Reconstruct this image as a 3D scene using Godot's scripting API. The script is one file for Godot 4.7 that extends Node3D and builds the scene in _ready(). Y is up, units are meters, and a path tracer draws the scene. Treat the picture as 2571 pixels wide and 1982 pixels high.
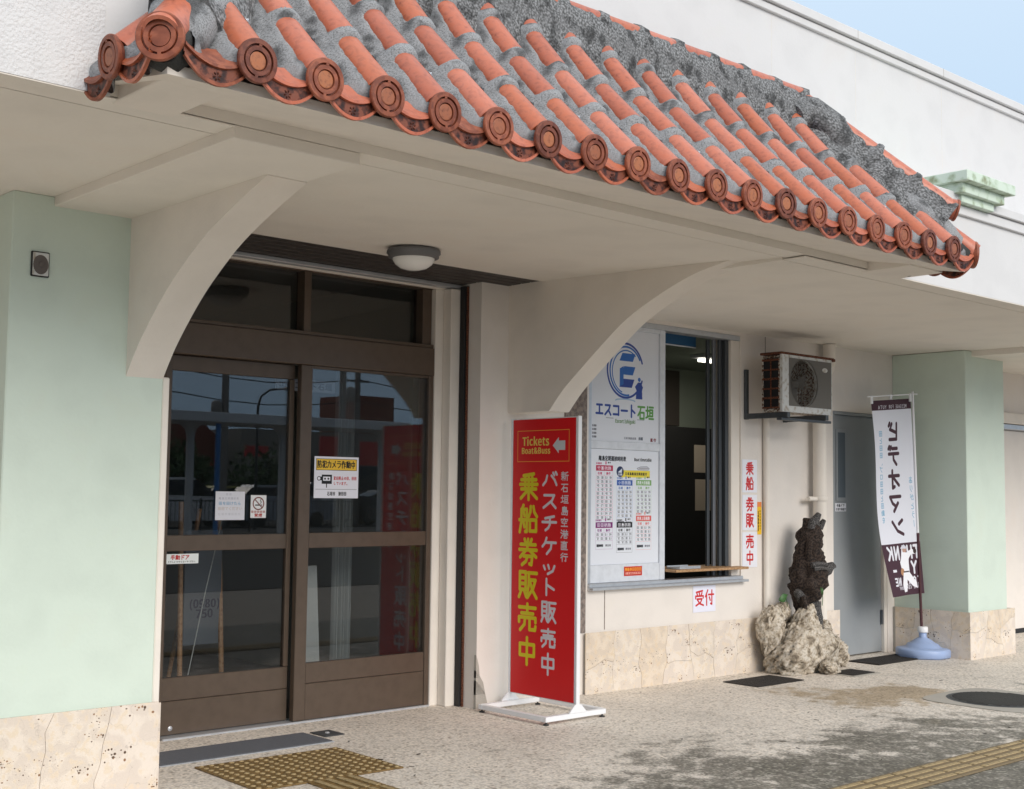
extends Node3D
# Ticket office of a small ferry port on a rainy day: tiled canopy over the door, ticket window, stand, banner.
# x runs along the front wall to the right, z out of the wall (wall face z = 0), y up; metres.
var M := {}
var rng := RandomNumberGenerator.new()
var bld: Node3D
const R8 := 0.0656     # radius of a cover tile

func _ready() -> void:
	rng.seed = 7
	# --- camera
	var cam := Camera3D.new()
	cam.name = "camera"
	add_child(cam)
	cam.fov = 34.283
	cam.near = 0.05
	cam.far = 400.0
	var yaw := deg_to_rad(42.31)
	var pit := deg_to_rad(4.3486)
	var rol := deg_to_rad(0.7205)
	var fw := Vector3(sin(yaw) * cos(pit), sin(pit), -cos(yaw) * cos(pit))
	var rt := Vector3(cos(yaw), 0, sin(yaw))
	var up := rt.cross(fw)
	cam.transform = Transform3D(Basis(rt * cos(rol) + up * sin(rol), up * cos(rol) - rt * sin(rol), -fw), Vector3(0, 1.55, 7.0108))
	cam.current = true
	# --- sky, sun, exposure
	var we := WorldEnvironment.new()
	var e := Environment.new()
	var sky := Sky.new()
	var ps := ProceduralSkyMaterial.new()
	ps.sky_top_color = Color(0.82, 0.825, 0.83)
	ps.sky_horizon_color = Color(0.53, 0.635, 0.73)
	ps.sky_curve = 0.8
	ps.ground_bottom_color = Color(0.36, 0.34, 0.32)
	ps.ground_horizon_color = Color(0.5, 0.5, 0.5)
	ps.sun_angle_max = 0.0
	sky.sky_material = ps
	e.background_mode = Environment.BG_SKY
	e.sky = sky
	e.tonemap_mode = Environment.TONE_MAPPER_LINEAR
	e.tonemap_exposure = 1.82
	e.sdfgi_enabled = true
	e.ssao_enabled = true
	e.ssil_enabled = true
	we.environment = e
	we.name = "world"
	add_child(we)
	var sun := DirectionalLight3D.new()
	sun.name = "sun"
	add_child(sun)
	sun.look_at_from_position(Vector3(-0.5, 3.3, 6.2), Vector3.ZERO)
	sun.light_energy = 0.42
	sun.light_angular_distance = 38.0
	sun.light_color = Color(1.0, 0.965, 0.925)
	sun.shadow_enabled = true
	sun.sky_mode = DirectionalLight3D.SKY_MODE_LIGHT_ONLY
	make_materials()
	make_ground()
	make_building()
	make_roof()
	make_doors()
	make_ticket_window()
	make_fixtures()
	make_stand()
	make_banner()
	make_rocks()
	make_floor_things()
	make_notices()
	make_street()

# ---------------------------------------------------------------- shapes
func S() -> SurfaceTool:
	var s := SurfaceTool.new()
	s.begin(Mesh.PRIMITIVE_TRIANGLES)
	s.set_smooth_group(-1)
	return s

func tri(s: SurfaceTool, a: Vector3, b: Vector3, c: Vector3) -> void:
	s.add_vertex(a); s.add_vertex(c); s.add_vertex(b)

func quad(s: SurfaceTool, a: Vector3, b: Vector3, c: Vector3, d: Vector3) -> void:
	tri(s, a, b, c); tri(s, a, c, d)

func box(s: SurfaceTool, x0: float, x1: float, y0: float, y1: float, z0: float, z1: float) -> SurfaceTool:
	var p := []
	for k in 8:
		p.append(Vector3(x1 if k & 1 else x0, y1 if k & 2 else y0, z1 if k & 4 else z0))
	quad(s, p[4], p[5], p[7], p[6]); quad(s, p[1], p[0], p[2], p[3])
	quad(s, p[5], p[1], p[3], p[7]); quad(s, p[0], p[4], p[6], p[2])
	quad(s, p[6], p[7], p[3], p[2]); quad(s, p[0], p[1], p[5], p[4])
	return s

func cbox(s: SurfaceTool, x0: float, x1: float, y0: float, y1: float, z0: float, z1: float, c: float) -> SurfaceTool:
	# box with chamfered edges
	var lo := Vector3(x0, y0, z0)
	var hi := Vector3(x1, y1, z1)
	var f := func(k: int, ax: int) -> Vector3:
		var v := Vector3()
		for i in 3:
			var top := bool(k & (1 << i))
			v[i] = (hi[i] if top else lo[i]) + (0.0 if i == ax else (-c if top else c))
		return v
	for ax in 3:
		var u := (ax + 1) % 3
		var w := (ax + 2) % 3
		for side in 2:
			var b := side << ax
			var q := [f.call(b, ax), f.call(b | 1 << u, ax), f.call(b | 1 << u | 1 << w, ax), f.call(b | 1 << w, ax)]
			if side:
				quad(s, q[0], q[1], q[2], q[3])
			else:
				quad(s, q[3], q[2], q[1], q[0])
		for k in 4:
			var b2 := ((k & 1) << u) | ((k >> 1) << w)
			quad(s, f.call(b2, u), f.call(b2 | 1 << ax, u), f.call(b2 | 1 << ax, w), f.call(b2, w))
	for k in 8:
		tri(s, f.call(k, 0), f.call(k, 1), f.call(k, 2))
	return s

func ax3(axis: int, u: float, v: float, t: float) -> Vector3:
	# axis 0: (u, v) = (z, y); axis 1: (x, z); axis 2: (x, y)
	if axis == 0: return Vector3(t, v, u)
	if axis == 1: return Vector3(u, t, v)
	return Vector3(u, v, t)

func prism(s: SurfaceTool, poly: PackedVector2Array, axis: int, t0: float, t1: float) -> SurfaceTool:
	var ix := Geometry2D.triangulate_polygon(poly)
	for k in range(0, ix.size(), 3):
		var a := poly[ix[k]]
		var b := poly[ix[k + 1]]
		var c := poly[ix[k + 2]]
		tri(s, ax3(axis, a.x, a.y, t0), ax3(axis, b.x, b.y, t0), ax3(axis, c.x, c.y, t0))
		tri(s, ax3(axis, a.x, a.y, t1), ax3(axis, c.x, c.y, t1), ax3(axis, b.x, b.y, t1))
	for k in poly.size():
		var p := poly[k]
		var q := poly[(k + 1) % poly.size()]
		quad(s, ax3(axis, p.x, p.y, t0), ax3(axis, q.x, q.y, t0), ax3(axis, q.x, q.y, t1), ax3(axis, p.x, p.y, t1))
	return s

func tube(s: SurfaceTool, pts: Array, radii: Array, seg := 10, amp := 0.0, freq := 8.0, caps := true) -> SurfaceTool:
	var n: FastNoiseLite
	if amp > 0.0:
		n = noise(int(freq * 10) + pts.size(), freq, 3)
	var rings := []
	var side := Vector3.RIGHT
	for i in pts.size():
		var d: Vector3 = (pts[mini(i + 1, pts.size() - 1)] - pts[maxi(i - 1, 0)]).normalized()
		if absf(d.dot(side)) > 0.9:
			side = Vector3.FORWARD if absf(d.z) < 0.8 else Vector3.UP
		side = (side - d * side.dot(d)).normalized()
		var up := d.cross(side)
		var ring := []
		for k in seg:
			var a := TAU * k / seg
			var r: float = radii[i] if radii.size() > 1 else radii[0]
			var v: Vector3 = side * cos(a) + up * sin(a)
			if amp > 0.0:
				r += r * amp * n.get_noise_3dv(pts[i] + v * r)
			ring.append(pts[i] + v * r)
		rings.append(ring)
	s.set_smooth_group(0)
	for i in pts.size() - 1:
		for k in seg:
			var k2 := (k + 1) % seg
			quad(s, rings[i][k], rings[i][k2], rings[i + 1][k2], rings[i + 1][k])
	s.set_smooth_group(-1)
	if caps:
		for k in range(1, seg - 1):
			tri(s, rings[0][0], rings[0][k + 1], rings[0][k])
			tri(s, rings[-1][0], rings[-1][k], rings[-1][k + 1])
	return s

func lathe(s: SurfaceTool, prof: Array, seg: int, t: Transform3D, smooth := true, arc := TAU) -> SurfaceTool:
	# prof: Vector2(radius, height along local y)
	s.set_smooth_group(0 if smooth else -1)
	for i in prof.size() - 1:
		if not smooth or (i > 0 and i < prof.size() - 1):
			pass
		for k in seg:
			var a := arc * k / seg
			var b := arc * (k + 1) / seg
			var p: Vector2 = prof[i]
			var q: Vector2 = prof[i + 1]
			var v0 := t * Vector3(p.x * cos(a), p.y, p.x * sin(a))
			var v1 := t * Vector3(p.x * cos(b), p.y, p.x * sin(b))
			var v2 := t * Vector3(q.x * cos(b), q.y, q.x * sin(b))
			var v3 := t * Vector3(q.x * cos(a), q.y, q.x * sin(a))
			if p.x > 1e-5: tri(s, v0, v2, v1)
			if q.x > 1e-5: tri(s, v0, v3, v2)
	s.set_smooth_group(-1)
	return s

func noise(sd: int, freq: float, oct := 3, type := FastNoiseLite.TYPE_SIMPLEX_SMOOTH) -> FastNoiseLite:
	var n := FastNoiseLite.new()
	n.seed = sd
	n.noise_type = type
	n.frequency = freq
	n.fractal_type = FastNoiseLite.FRACTAL_FBM if oct > 1 else FastNoiseLite.FRACTAL_NONE
	n.fractal_octaves = oct
	return n

func mesh(s: SurfaceTool) -> ArrayMesh:
	s.generate_normals()
	return s.commit()

func obj(called: String, s, m: Material, parent: Node = self) -> MeshInstance3D:
	var o := MeshInstance3D.new()
	o.name = called
	o.mesh = mesh(s) if s is SurfaceTool else s
	o.material_override = m
	parent.add_child(o, true)
	return o

func thing(called: String, label: String, category: String, at := Vector3.ZERO, group := "") -> Node3D:
	var o := Node3D.new()
	o.name = called
	add_child(o, true)
	o.position = at
	return tag(o, label, category, group)

func tag(o: Node3D, label: String, category: String, group := "") -> Node3D:
	o.set_meta("label", label)
	o.set_meta("category", category)
	if group: o.set_meta("group", group)
	return o

func part(called: String, parent: Node) -> Node3D:
	var o := Node3D.new()
	o.name = called
	parent.add_child(o, true)
	return o

func struct(o: Node3D, label: String) -> Node3D:
	o.set_meta("kind", "structure")
	o.set_meta("label", label)
	return o

# ---------------------------------------------------------------- materials
func lin(r: float, g: float, b: float, a := 1.0) -> Color:
	return Color(r, g, b, a).linear_to_srgb()

func mat(key: String, c: Color, rough: float, metal := 0.0) -> StandardMaterial3D:
	var m := StandardMaterial3D.new()
	m.resource_name = key
	m.albedo_color = c
	m.roughness = rough
	m.metallic = metal
	M[key] = m
	return m

func ntex(sd: int, freq: float, oct: int, cols: Array, size := 512, type := FastNoiseLite.TYPE_SIMPLEX_SMOOTH) -> NoiseTexture2D:
	var t := NoiseTexture2D.new()
	t.width = size
	t.height = size
	t.seamless = true
	t.seamless_blend_skirt = 0.2
	var n := noise(sd, freq, oct, type)
	if type == FastNoiseLite.TYPE_CELLULAR:
		n.cellular_return_type = FastNoiseLite.RETURN_CELL_VALUE
	t.noise = n
	if cols.size():
		var g := Gradient.new()
		g.offsets = PackedFloat32Array(cols.map(func(x): return x[0]))
		g.colors = PackedColorArray(cols.map(func(x): return x[1]))
		t.color_ramp = g
	return t

func tri3(m: StandardMaterial3D, metres: float, tex: Texture2D = null, bump: Texture2D = null, cm := 0.0, world := true) -> StandardMaterial3D:
	m.uv1_triplanar = true
	m.uv1_world_triplanar = world
	m.uv1_triplanar_sharpness = 8.0
	m.uv1_scale = Vector3.ONE / metres
	if tex: m.albedo_texture = tex
	if bump:
		m.heightmap_enabled = true
		m.heightmap_texture = bump
		m.heightmap_scale = cm
	return m

func stain(m: StandardMaterial3D, tex: Texture2D, metres: float) -> StandardMaterial3D:
	# coarse blotches multiplied over the fine pattern
	m.detail_enabled = true
	m.detail_albedo = tex
	m.detail_blend_mode = BaseMaterial3D.BLEND_MODE_MUL
	m.detail_uv_layer = BaseMaterial3D.DETAIL_UV_2
	m.uv2_triplanar = true
	m.uv2_world_triplanar = true
	m.uv2_triplanar_sharpness = 8.0
	m.uv2_scale = Vector3.ONE / metres
	return m

func grey(v: float) -> Color:
	return Color(v, v, v)

func make_materials() -> void:
	var soft := ntex(3, 0.006, 5, [[0.0, grey(0.968)], [0.35, grey(0.985)], [0.6, grey(1.0)], [1.0, Color(0.995, 0.99, 0.985)]])
	var stucco := ntex(5, 0.05, 4, [])
	var fine := ntex(9, 0.12, 3, [])
	tri3(mat("white_stucco", lin(0.71, 0.70, 0.695), 0.85), 0.5, soft, stucco, 0.35)
	tri3(mat("white_wall", lin(0.71, 0.70, 0.695), 0.8), 1.9, soft, fine, 0.05)
	tri3(mat("cream", lin(0.81, 0.75, 0.69), 0.8), 1.7, soft, fine, 0.08)
	tri3(mat("cream_paint", lin(0.83, 0.765, 0.685), 0.75), 1.4, soft, fine, 0.06)
	tri3(mat("soffit", lin(0.83, 0.775, 0.695), 0.85), 2.3, soft, fine, 0.08)
	tri3(mat("mint", lin(0.645, 0.735, 0.64), 0.8), 1.6, soft, fine, 0.08)
	tri3(mat("mint_cap", lin(0.66, 0.76, 0.65), 0.8), 0.9, ntex(31, 0.012, 5, [[0.0, Color(0.62, 0.6, 0.5)], [0.3, Color(0.9, 0.92, 0.88)], [0.55, grey(1.0)], [1.0, grey(1.0)]]), fine, 0.06)
	# terracotta
	var speck := ntex(12, 0.03, 5, [[0.0, Color(0.66, 0.58, 0.55)], [0.22, Color(0.90, 0.88, 0.88)], [0.5, grey(1.0)], [0.8, Color(1.0, 0.965, 0.925)], [1.0, Color(1.0, 1.0, 0.92)]])
	var k := 0
	for c in [lin(0.53, 0.150, 0.080), lin(0.47, 0.128, 0.068), lin(0.57, 0.178, 0.105), lin(0.51, 0.138, 0.062)]:
		var tm := tri3(mat("tile%d" % k, c, 0.42), 0.7, speck, fine, 0.03)
		tm.clearcoat_enabled = true
		tm.clearcoat = 0.25
		tm.clearcoat_roughness = 0.35
		k += 1
	var moss := ntex(15, 0.018, 5, [[0.0, Color(0.2, 0.17, 0.16)], [0.30, Color(0.42, 0.36, 0.33)], [0.55, Color(0.85, 0.8, 0.78)], [0.6, grey(1.0)], [1.0, Color(1.0, 0.95, 0.9)]])
	tri3(mat("disc0", lin(0.27, 0.075, 0.036), 0.5), 0.35, ntex(14, 0.012, 4, [[0.0, Color(0.72, 0.66, 0.64)], [0.45, Color(0.88, 0.85, 0.83)], [0.6, grey(1.0)], [1.0, Color(1.0, 0.98, 0.9)]]), fine, 0.03)
	tri3(mat("disc1", lin(0.34, 0.10, 0.05), 0.5), 0.35, M.disc0.albedo_texture, fine, 0.03)
	tri3(mat("disc2", lin(0.20, 0.058, 0.032), 0.55), 0.28, M.disc0.albedo_texture, fine, 0.03)
	tri3(mat("boss0", lin(0.42, 0.15, 0.065), 0.5), 0.35, speck, fine, 0.02)
	tri3(mat("boss1", lin(0.34, 0.115, 0.055), 0.5), 0.35, speck, fine, 0.02)
	tri3(mat("pan_face", lin(0.21, 0.062, 0.032), 0.5), 0.5, moss, fine, 0.05)
	# lime mortar with black mould
	var stains := ntex(24, 0.012, 5, [[0.0, grey(0.5)], [0.24, grey(0.66)], [0.4, grey(0.92)], [0.55, grey(1.0)], [1.0, grey(1.0)]])
	var mould := ntex(21, 0.075, 5, [[0.0, Color(0.48, 0.48, 0.48)], [0.2, Color(0.66, 0.66, 0.65)], [0.34, Color(0.85, 0.85, 0.84)], [0.55, Color(0.92, 0.92, 0.92)], [0.75, grey(1.0)], [1.0, Color(0.96, 1.0, 0.93)]], 1024)
	stain(tri3(mat("mortar", lin(0.37, 0.375, 0.385), 0.9), 0.7, mould, ntex(22, 0.06, 5, []), 0.22), stains, 1.1)
	var mould2 := ntex(23, 0.05, 6, [[0.0, grey(0.38)], [0.3, Color(0.55, 0.55, 0.54)], [0.5, Color(0.74, 0.74, 0.74)], [0.7, Color(0.92, 0.92, 0.92)], [1.0, grey(1.0)]], 1024)
	tri3(mat("mortar_dark", lin(0.36, 0.365, 0.37), 0.9), 0.9, mould2, ntex(22, 0.06, 5, []), 0.2)
	stain(M.mortar_dark, stains, 0.8)
	tri3(mat("mortar_black", lin(0.035, 0.037, 0.036), 0.75), 0.3, speck, ntex(22, 0.06, 5, []), 0.2)
	# metal, glass
	var brush := ntex(41, 0.02, 4, [[0.0, grey(0.93)], [0.5, grey(0.975)], [1.0, grey(1.0)]])
	tri3(mat("bronze", lin(0.135, 0.098, 0.072), 0.36, 0.35), 1.1, brush)
	M["bronze_dark"] = M.bronze
	tri3(mat("alu", lin(0.62, 0.64, 0.67), 0.38, 0.55), 0.9, brush)
	tri3(mat("alu_white", lin(0.74, 0.77, 0.82), 0.45), 0.9, brush)
	tri3(mat("steel_dark", lin(0.10, 0.11, 0.12), 0.5, 0.5), 0.5, brush)
	mat("black", lin(0.012, 0.012, 0.013), 0.6)
	mat("rubber", lin(0.03, 0.03, 0.03), 0.8)
	var gl := mat("glass", lin(0.004, 0.006, 0.007, 0.12), 0.0)
	gl.transparency = BaseMaterial3D.TRANSPARENCY_ALPHA
	var gd := mat("glass_dark", lin(0.01, 0.013, 0.014, 0.30), 0.0)
	gd.transparency = BaseMaterial3D.TRANSPARENCY_ALPHA
	var gw := mat("glass_clear", lin(0.4, 0.42, 0.42, 0.06), 0.0)
	gw.transparency = BaseMaterial3D.TRANSPARENCY_ALPHA
	# rust, wood, paints
	tri3(mat("rust", lin(0.20, 0.085, 0.045), 0.85), 0.22, ntex(51, 0.03, 5, [[0.0, Color(0.3, 0.22, 0.2)], [0.4, Color(0.7, 0.55, 0.5)], [0.6, Color(1.0, 0.95, 0.9)], [1.0, Color(1.0, 1.0, 0.95)]]), fine, 0.3)
	tri3(mat("rusty_paint", lin(0.55, 0.52, 0.46), 0.7), 0.3, ntex(52, 0.018, 5, [[0.0, Color(0.35, 0.2, 0.12)], [0.38, Color(0.5, 0.3, 0.2)], [0.5, Color(0.85, 0.8, 0.75)], [0.62, grey(1.0)], [1.0, grey(1.0)]]), fine, 0.1)
	tri3(mat("ac_white", lin(0.70, 0.70, 0.68), 0.5), 0.7, ntex(53, 0.02, 4, [[0.0, Color(0.75, 0.68, 0.6)], [0.4, grey(0.95)], [1.0, grey(1.0)]]))
	tri3(mat("grey_door", lin(0.30, 0.32, 0.335), 0.55), 1.3, soft, fine, 0.02)
	tri3(mat("weathered", lin(0.30, 0.245, 0.215), 0.9), 0.35, ntex(54, 0.015, 6, [[0.0, grey(0.7)], [0.4, grey(0.86)], [0.7, grey(1.0)], [1.0, Color(1.0, 0.97, 0.93)]]), fine, 0.2)
	tri3(mat("wood_dark", lin(0.07, 0.058, 0.052), 0.6), 1.0, ntex(55, 0.02, 4, [[0.0, grey(0.6)], [0.5, grey(0.9)], [1.0, grey(1.0)]]))
	tri3(mat("wood_light", lin(0.50, 0.30, 0.15), 0.6), 0.6, ntex(56, 0.03, 4, [[0.0, Color(0.75, 0.65, 0.55)], [0.5, grey(0.95)], [1.0, grey(1.0)]]))
	tri3(mat("driftwood", lin(0.055, 0.040, 0.033), 0.9), 0.25, ntex(57, 0.02, 6, [[0.0, Color(0.16, 0.14, 0.13)], [0.38, Color(0.42, 0.36, 0.33)], [0.55, Color(0.9, 0.85, 0.8)], [0.72, Color(1.0, 0.95, 0.9)], [1.0, Color(1.0, 1.0, 1.0)]]), ntex(58, 0.04, 5, []), 0.22)
	tri3(mat("driftwood_grey", lin(0.16, 0.15, 0.145), 0.9), 0.2, ntex(59, 0.03, 5, [[0.0, grey(0.2)], [0.45, grey(0.55)], [0.7, grey(1.0)], [1.0, grey(1.0)]]), ntex(58, 0.04, 5, []), 0.18)
	tri3(mat("coral", lin(0.61, 0.555, 0.48), 0.9), 0.7, ntex(61, 0.02, 6, [[0.0, Color(0.52, 0.50, 0.47)], [0.17, Color(0.62, 0.60, 0.56)], [0.27, Color(0.82, 0.80, 0.76)], [0.6, grey(1.0)], [1.0, Color(1.0, 0.97, 0.9)]], 1024), ntex(62, 0.03, 5, []), 0.16)
	stain(M.coral, ntex(66, 0.014, 4, [[0.0, Color(0.46, 0.44, 0.41)], [0.28, Color(0.68, 0.65, 0.61)], [0.45, Color(0.95, 0.93, 0.90)], [0.7, grey(1.0)], [1.0, grey(1.0)]]), 0.75)
	mat("paper", lin(0.80, 0.80, 0.82), 0.6)
	mat("white_paint", lin(0.82, 0.82, 0.83), 0.45)
	mat("plastic_blue", lin(0.33, 0.43, 0.66), 0.4)
	mat("lamp_glass", lin(0.90, 0.89, 0.86), 0.25)
	mat("lamp_rim", lin(0.16, 0.16, 0.165), 0.5, 0.3)
	tri3(mat("tactile", lin(0.27, 0.165, 0.055), 0.5), 0.5, ntex(63, 0.02, 5, [[0.0, grey(0.5)], [0.45, grey(0.85)], [1.0, grey(1.0)]]), fine, 0.1)
	tri3(mat("tactile_worn", lin(0.50, 0.37, 0.19), 0.6), 0.3, ntex(64, 0.02, 5, [[0.0, grey(0.6)], [0.45, grey(0.9)], [1.0, grey(1.0)]]))
	tri3(mat("grate", lin(0.12, 0.125, 0.14), 0.5, 0.3), 0.3, brush)
	tri3(mat("mat_brown", lin(0.045, 0.036, 0.03), 0.9), 0.12, ntex(65, 0.08, 3, [[0.0, grey(0.5)], [1.0, grey(1.0)]]), fine, 0.3)
	tri3(mat("concrete", lin(0.44, 0.41, 0.36), 0.85), 0.8, soft, fine, 0.2)
	var stone := ImageTexture.create_from_image(stone_image())
	tri3(mat("stone0", lin(0.77, 0.70, 0.62), 0.7), 0.62, stone, fine, 0.15)
	tri3(mat("stone1", lin(0.75, 0.66, 0.555), 0.7), 0.71, stone, fine, 0.15)
	tri3(mat("stone2", lin(0.78, 0.71, 0.64), 0.7), 0.85, stone, fine, 0.15)

func stone_image() -> Image:
	# porous limestone: pale clouds, ochre patches, veins, clustered brown pits
	var n := 768
	var a := noise(71, 0.006, 5).get_seamless_image(n, n).get_data()
	var b := noise(72, 0.012, 4).get_seamless_image(n, n).get_data()
	var vein := noise(73, 0.004, 4).get_seamless_image(n, n).get_data()
	var d := PackedByteArray()
	d.resize(n * n * 3)
	for i in n * n:
		var t := a[i] / 255.0
		var u := b[i] / 255.0
		var c := Vector3(0.955, 0.935, 0.915).lerp(Vector3(1.0, 0.985, 0.965), smoothstep(0.35, 0.6, t))
		c = c.lerp(Vector3(0.985, 0.945, 0.88), 0.8 * smoothstep(0.56, 0.8, u))
		var v := absf(vein[i] / 255.0 - 0.5)
		c *= 1.0 - 0.08 * (1.0 - smoothstep(0.0, 0.012, v))
		d[i * 3] = int(c.x * 255); d[i * 3 + 1] = int(c.y * 255); d[i * 3 + 2] = int(c.z * 255)
	var im := Image.create_from_data(n, n, false, Image.FORMAT_RGB8, d)
	var r := RandomNumberGenerator.new()
	r.seed = 5
	for cl in 11:
		var cx := r.randi_range(0, n)
		var cy := r.randi_range(0, n)
		for q in r.randi_range(6, 22):
			var x := cx + int(r.randfn() * 38.0)
			var y := cy + int(r.randfn() * 26.0)
			var rx := r.randf_range(1.2, 5.5) * (1.6 if r.randf() < 0.3 else 1.0)
			var ry := rx * r.randf_range(0.5, 1.2)
			var col := Color(0.34, 0.26, 0.2) if r.randf() < 0.55 else Color(0.62, 0.48, 0.36)
			for j in range(-8, 9):
				for i in range(-8, 9):
					var w := 1.0 - smoothstep(0.6, 1.15, sqrt(pow(i / rx, 2) + pow(j / ry, 2)))
					if w > 0.02:
						var px := posmod(x + i, n)
						var py := posmod(y + j, n)
						im.set_pixel(px, py, im.get_pixel(px, py).lerp(col, w))
	return im

# ---------------------------------------------------------------- ground
func make_ground() -> void:
	var x0 := 2.4
	var z0 := -0.5
	var w := 13.0
	var h := 5.6
	var iw := 2048
	var ih := 882
	var cell := noise(81, 0.62, 1, FastNoiseLite.TYPE_CELLULAR)
	cell.cellular_return_type = FastNoiseLite.RETURN_CELL_VALUE
	var gr := cell.get_image(iw, ih).get_data()
	cell.seed = 82
	cell.frequency = 0.42
	var gr2 := cell.get_image(iw, ih).get_data()
	var big := noise(83, 0.006, 5).get_image(iw, ih).get_data()
	var mid := noise(84, 0.03, 4).get_image(iw, ih).get_data()
	var d := PackedByteArray()
	d.resize(iw * ih * 3)
	for j in ih:
		var z := z0 + h * (j + 0.5) / ih
		for i in iw:
			var k := j * iw + i
			var x := x0 + w * (i + 0.5) / iw
			var b := big[k] / 255.0
			var q := mid[k] / 255.0
			var g1 := gr[k] / 255.0
			var g2 := gr2[k] / 255.0
			# exposed pebbles: cream, ochre and grey grains
			var c := Vector3(0.745, 0.675, 0.59) * (0.64 + 0.60 * g1)
			if g2 > 0.82: c = Vector3(0.76, 0.70, 0.63)
			elif g2 < 0.05: c = Vector3(0.38, 0.32, 0.26)
			c *= 0.90 + 0.20 * b
			# dark algae and soot film where rain runs out from under the roof
			var edge := 2.12 + 0.20 * sin(x * 0.9) + (b - 0.5) * 1.5 + (q - 0.5) * 1.7
			if x < 5.2: edge += (5.2 - x) * 1.3
			var st := smoothstep(edge - 0.35, edge + 0.85, z)
			var dr := (Vector2(x, z) - Vector2(9.1, 1.65)).length() + (q - 0.5) * 0.9 + (b - 0.5) * 1.3
			c = c.lerp(c * Vector3(0.66, 0.58, 0.46), 1.0 - smoothstep(0.25, 0.75, dr))
			st *= 0.68 + 0.32 * smoothstep(0.25, 0.6, q)
			var dk := Vector3(0.115, 0.105, 0.082) * (0.55 + 1.0 * g1)
			if g2 > 0.86: dk = Vector3(0.34, 0.32, 0.26)
			var thr := 0.10 + 0.62 * fposmod(g2 * 7.3 + g1 * 3.1, 1.0)
			c = c.lerp(dk, clampf(lerpf(st, smoothstep(thr - 0.15, thr + 0.15, st), 0.5), 0.0, 0.96))
			# scattered small stains
			if q > 0.70: c *= 1.0 - 0.9 * (q - 0.70)
			d[k * 3] = int(255 * pow(clampf(c.x, 0, 1), 0.4545))
			d[k * 3 + 1] = int(255 * pow(clampf(c.y, 0, 1), 0.4545))
			d[k * 3 + 2] = int(255 * pow(clampf(c.z, 0, 1), 0.4545))
	var m := mat("pebble_paving", Color.WHITE, 0.62)
	m.albedo_texture = ImageTexture.create_from_image(Image.create_from_data(iw, ih, false, Image.FORMAT_RGB8, d))
	m.heightmap_enabled = true
	m.heightmap_texture = ImageTexture.create_from_image(Image.create_from_data(iw, ih, false, Image.FORMAT_L8, gr))
	m.heightmap_scale = 0.07
	m.texture_repeat = false
	var s := S()
	var a := [Vector3(x0, 0, z0), Vector3(x0, 0, z0 + h), Vector3(x0 + w, 0, z0 + h), Vector3(x0 + w, 0, z0)]
	for t in [[0, 1, 2], [0, 2, 3]]:
		for i in [t[0], t[2], t[1]]:
			s.set_uv(Vector2((a[i].x - x0) / w, (a[i].z - z0) / h))
			s.add_vertex(a[i])
	struct(obj("pavement", s, m), "beige exposed pebble paving in front of the ticket office, blackened towards the road")
	var gm := tri3(mat("far_ground", lin(0.56, 0.50, 0.43), 0.8), 1.1, ntex(85, 0.25, 1, [[0.0, grey(0.6)], [0.5, grey(0.85)], [1.0, grey(1.0)]], 512, FastNoiseLite.TYPE_CELLULAR))
	var g := S()
	box(g, -80, 130, -0.3, -0.004, -60, 120)
	struct(obj("ground", g, gm), "pale ground around the building")
	var am := tri3(mat("asphalt", lin(0.045, 0.046, 0.047), 0.85), 1.3, ntex(86, 0.15, 3, [[0.0, grey(0.7)], [1.0, grey(1.0)]]))
	var r := S()
	box(r, -60, 110, -0.2, 0.006, 9.5, 27.0)
	struct(obj("road", r, am), "dark wet asphalt road across from the building, seen in the door glass")
	var kb := S()
	cbox(kb, -60, 110, -0.2, 0.13, 27.0, 27.25, 0.02)
	struct(obj("kerb", kb, M.concrete), "concrete kerb on the far side of the road")
	var lot := S()
	box(lot, -60, 110, -0.2, 0.012, 31.0, 58.0)
	struct(obj("parking_lot", lot, am), "asphalt car park beyond the railing")

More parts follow.
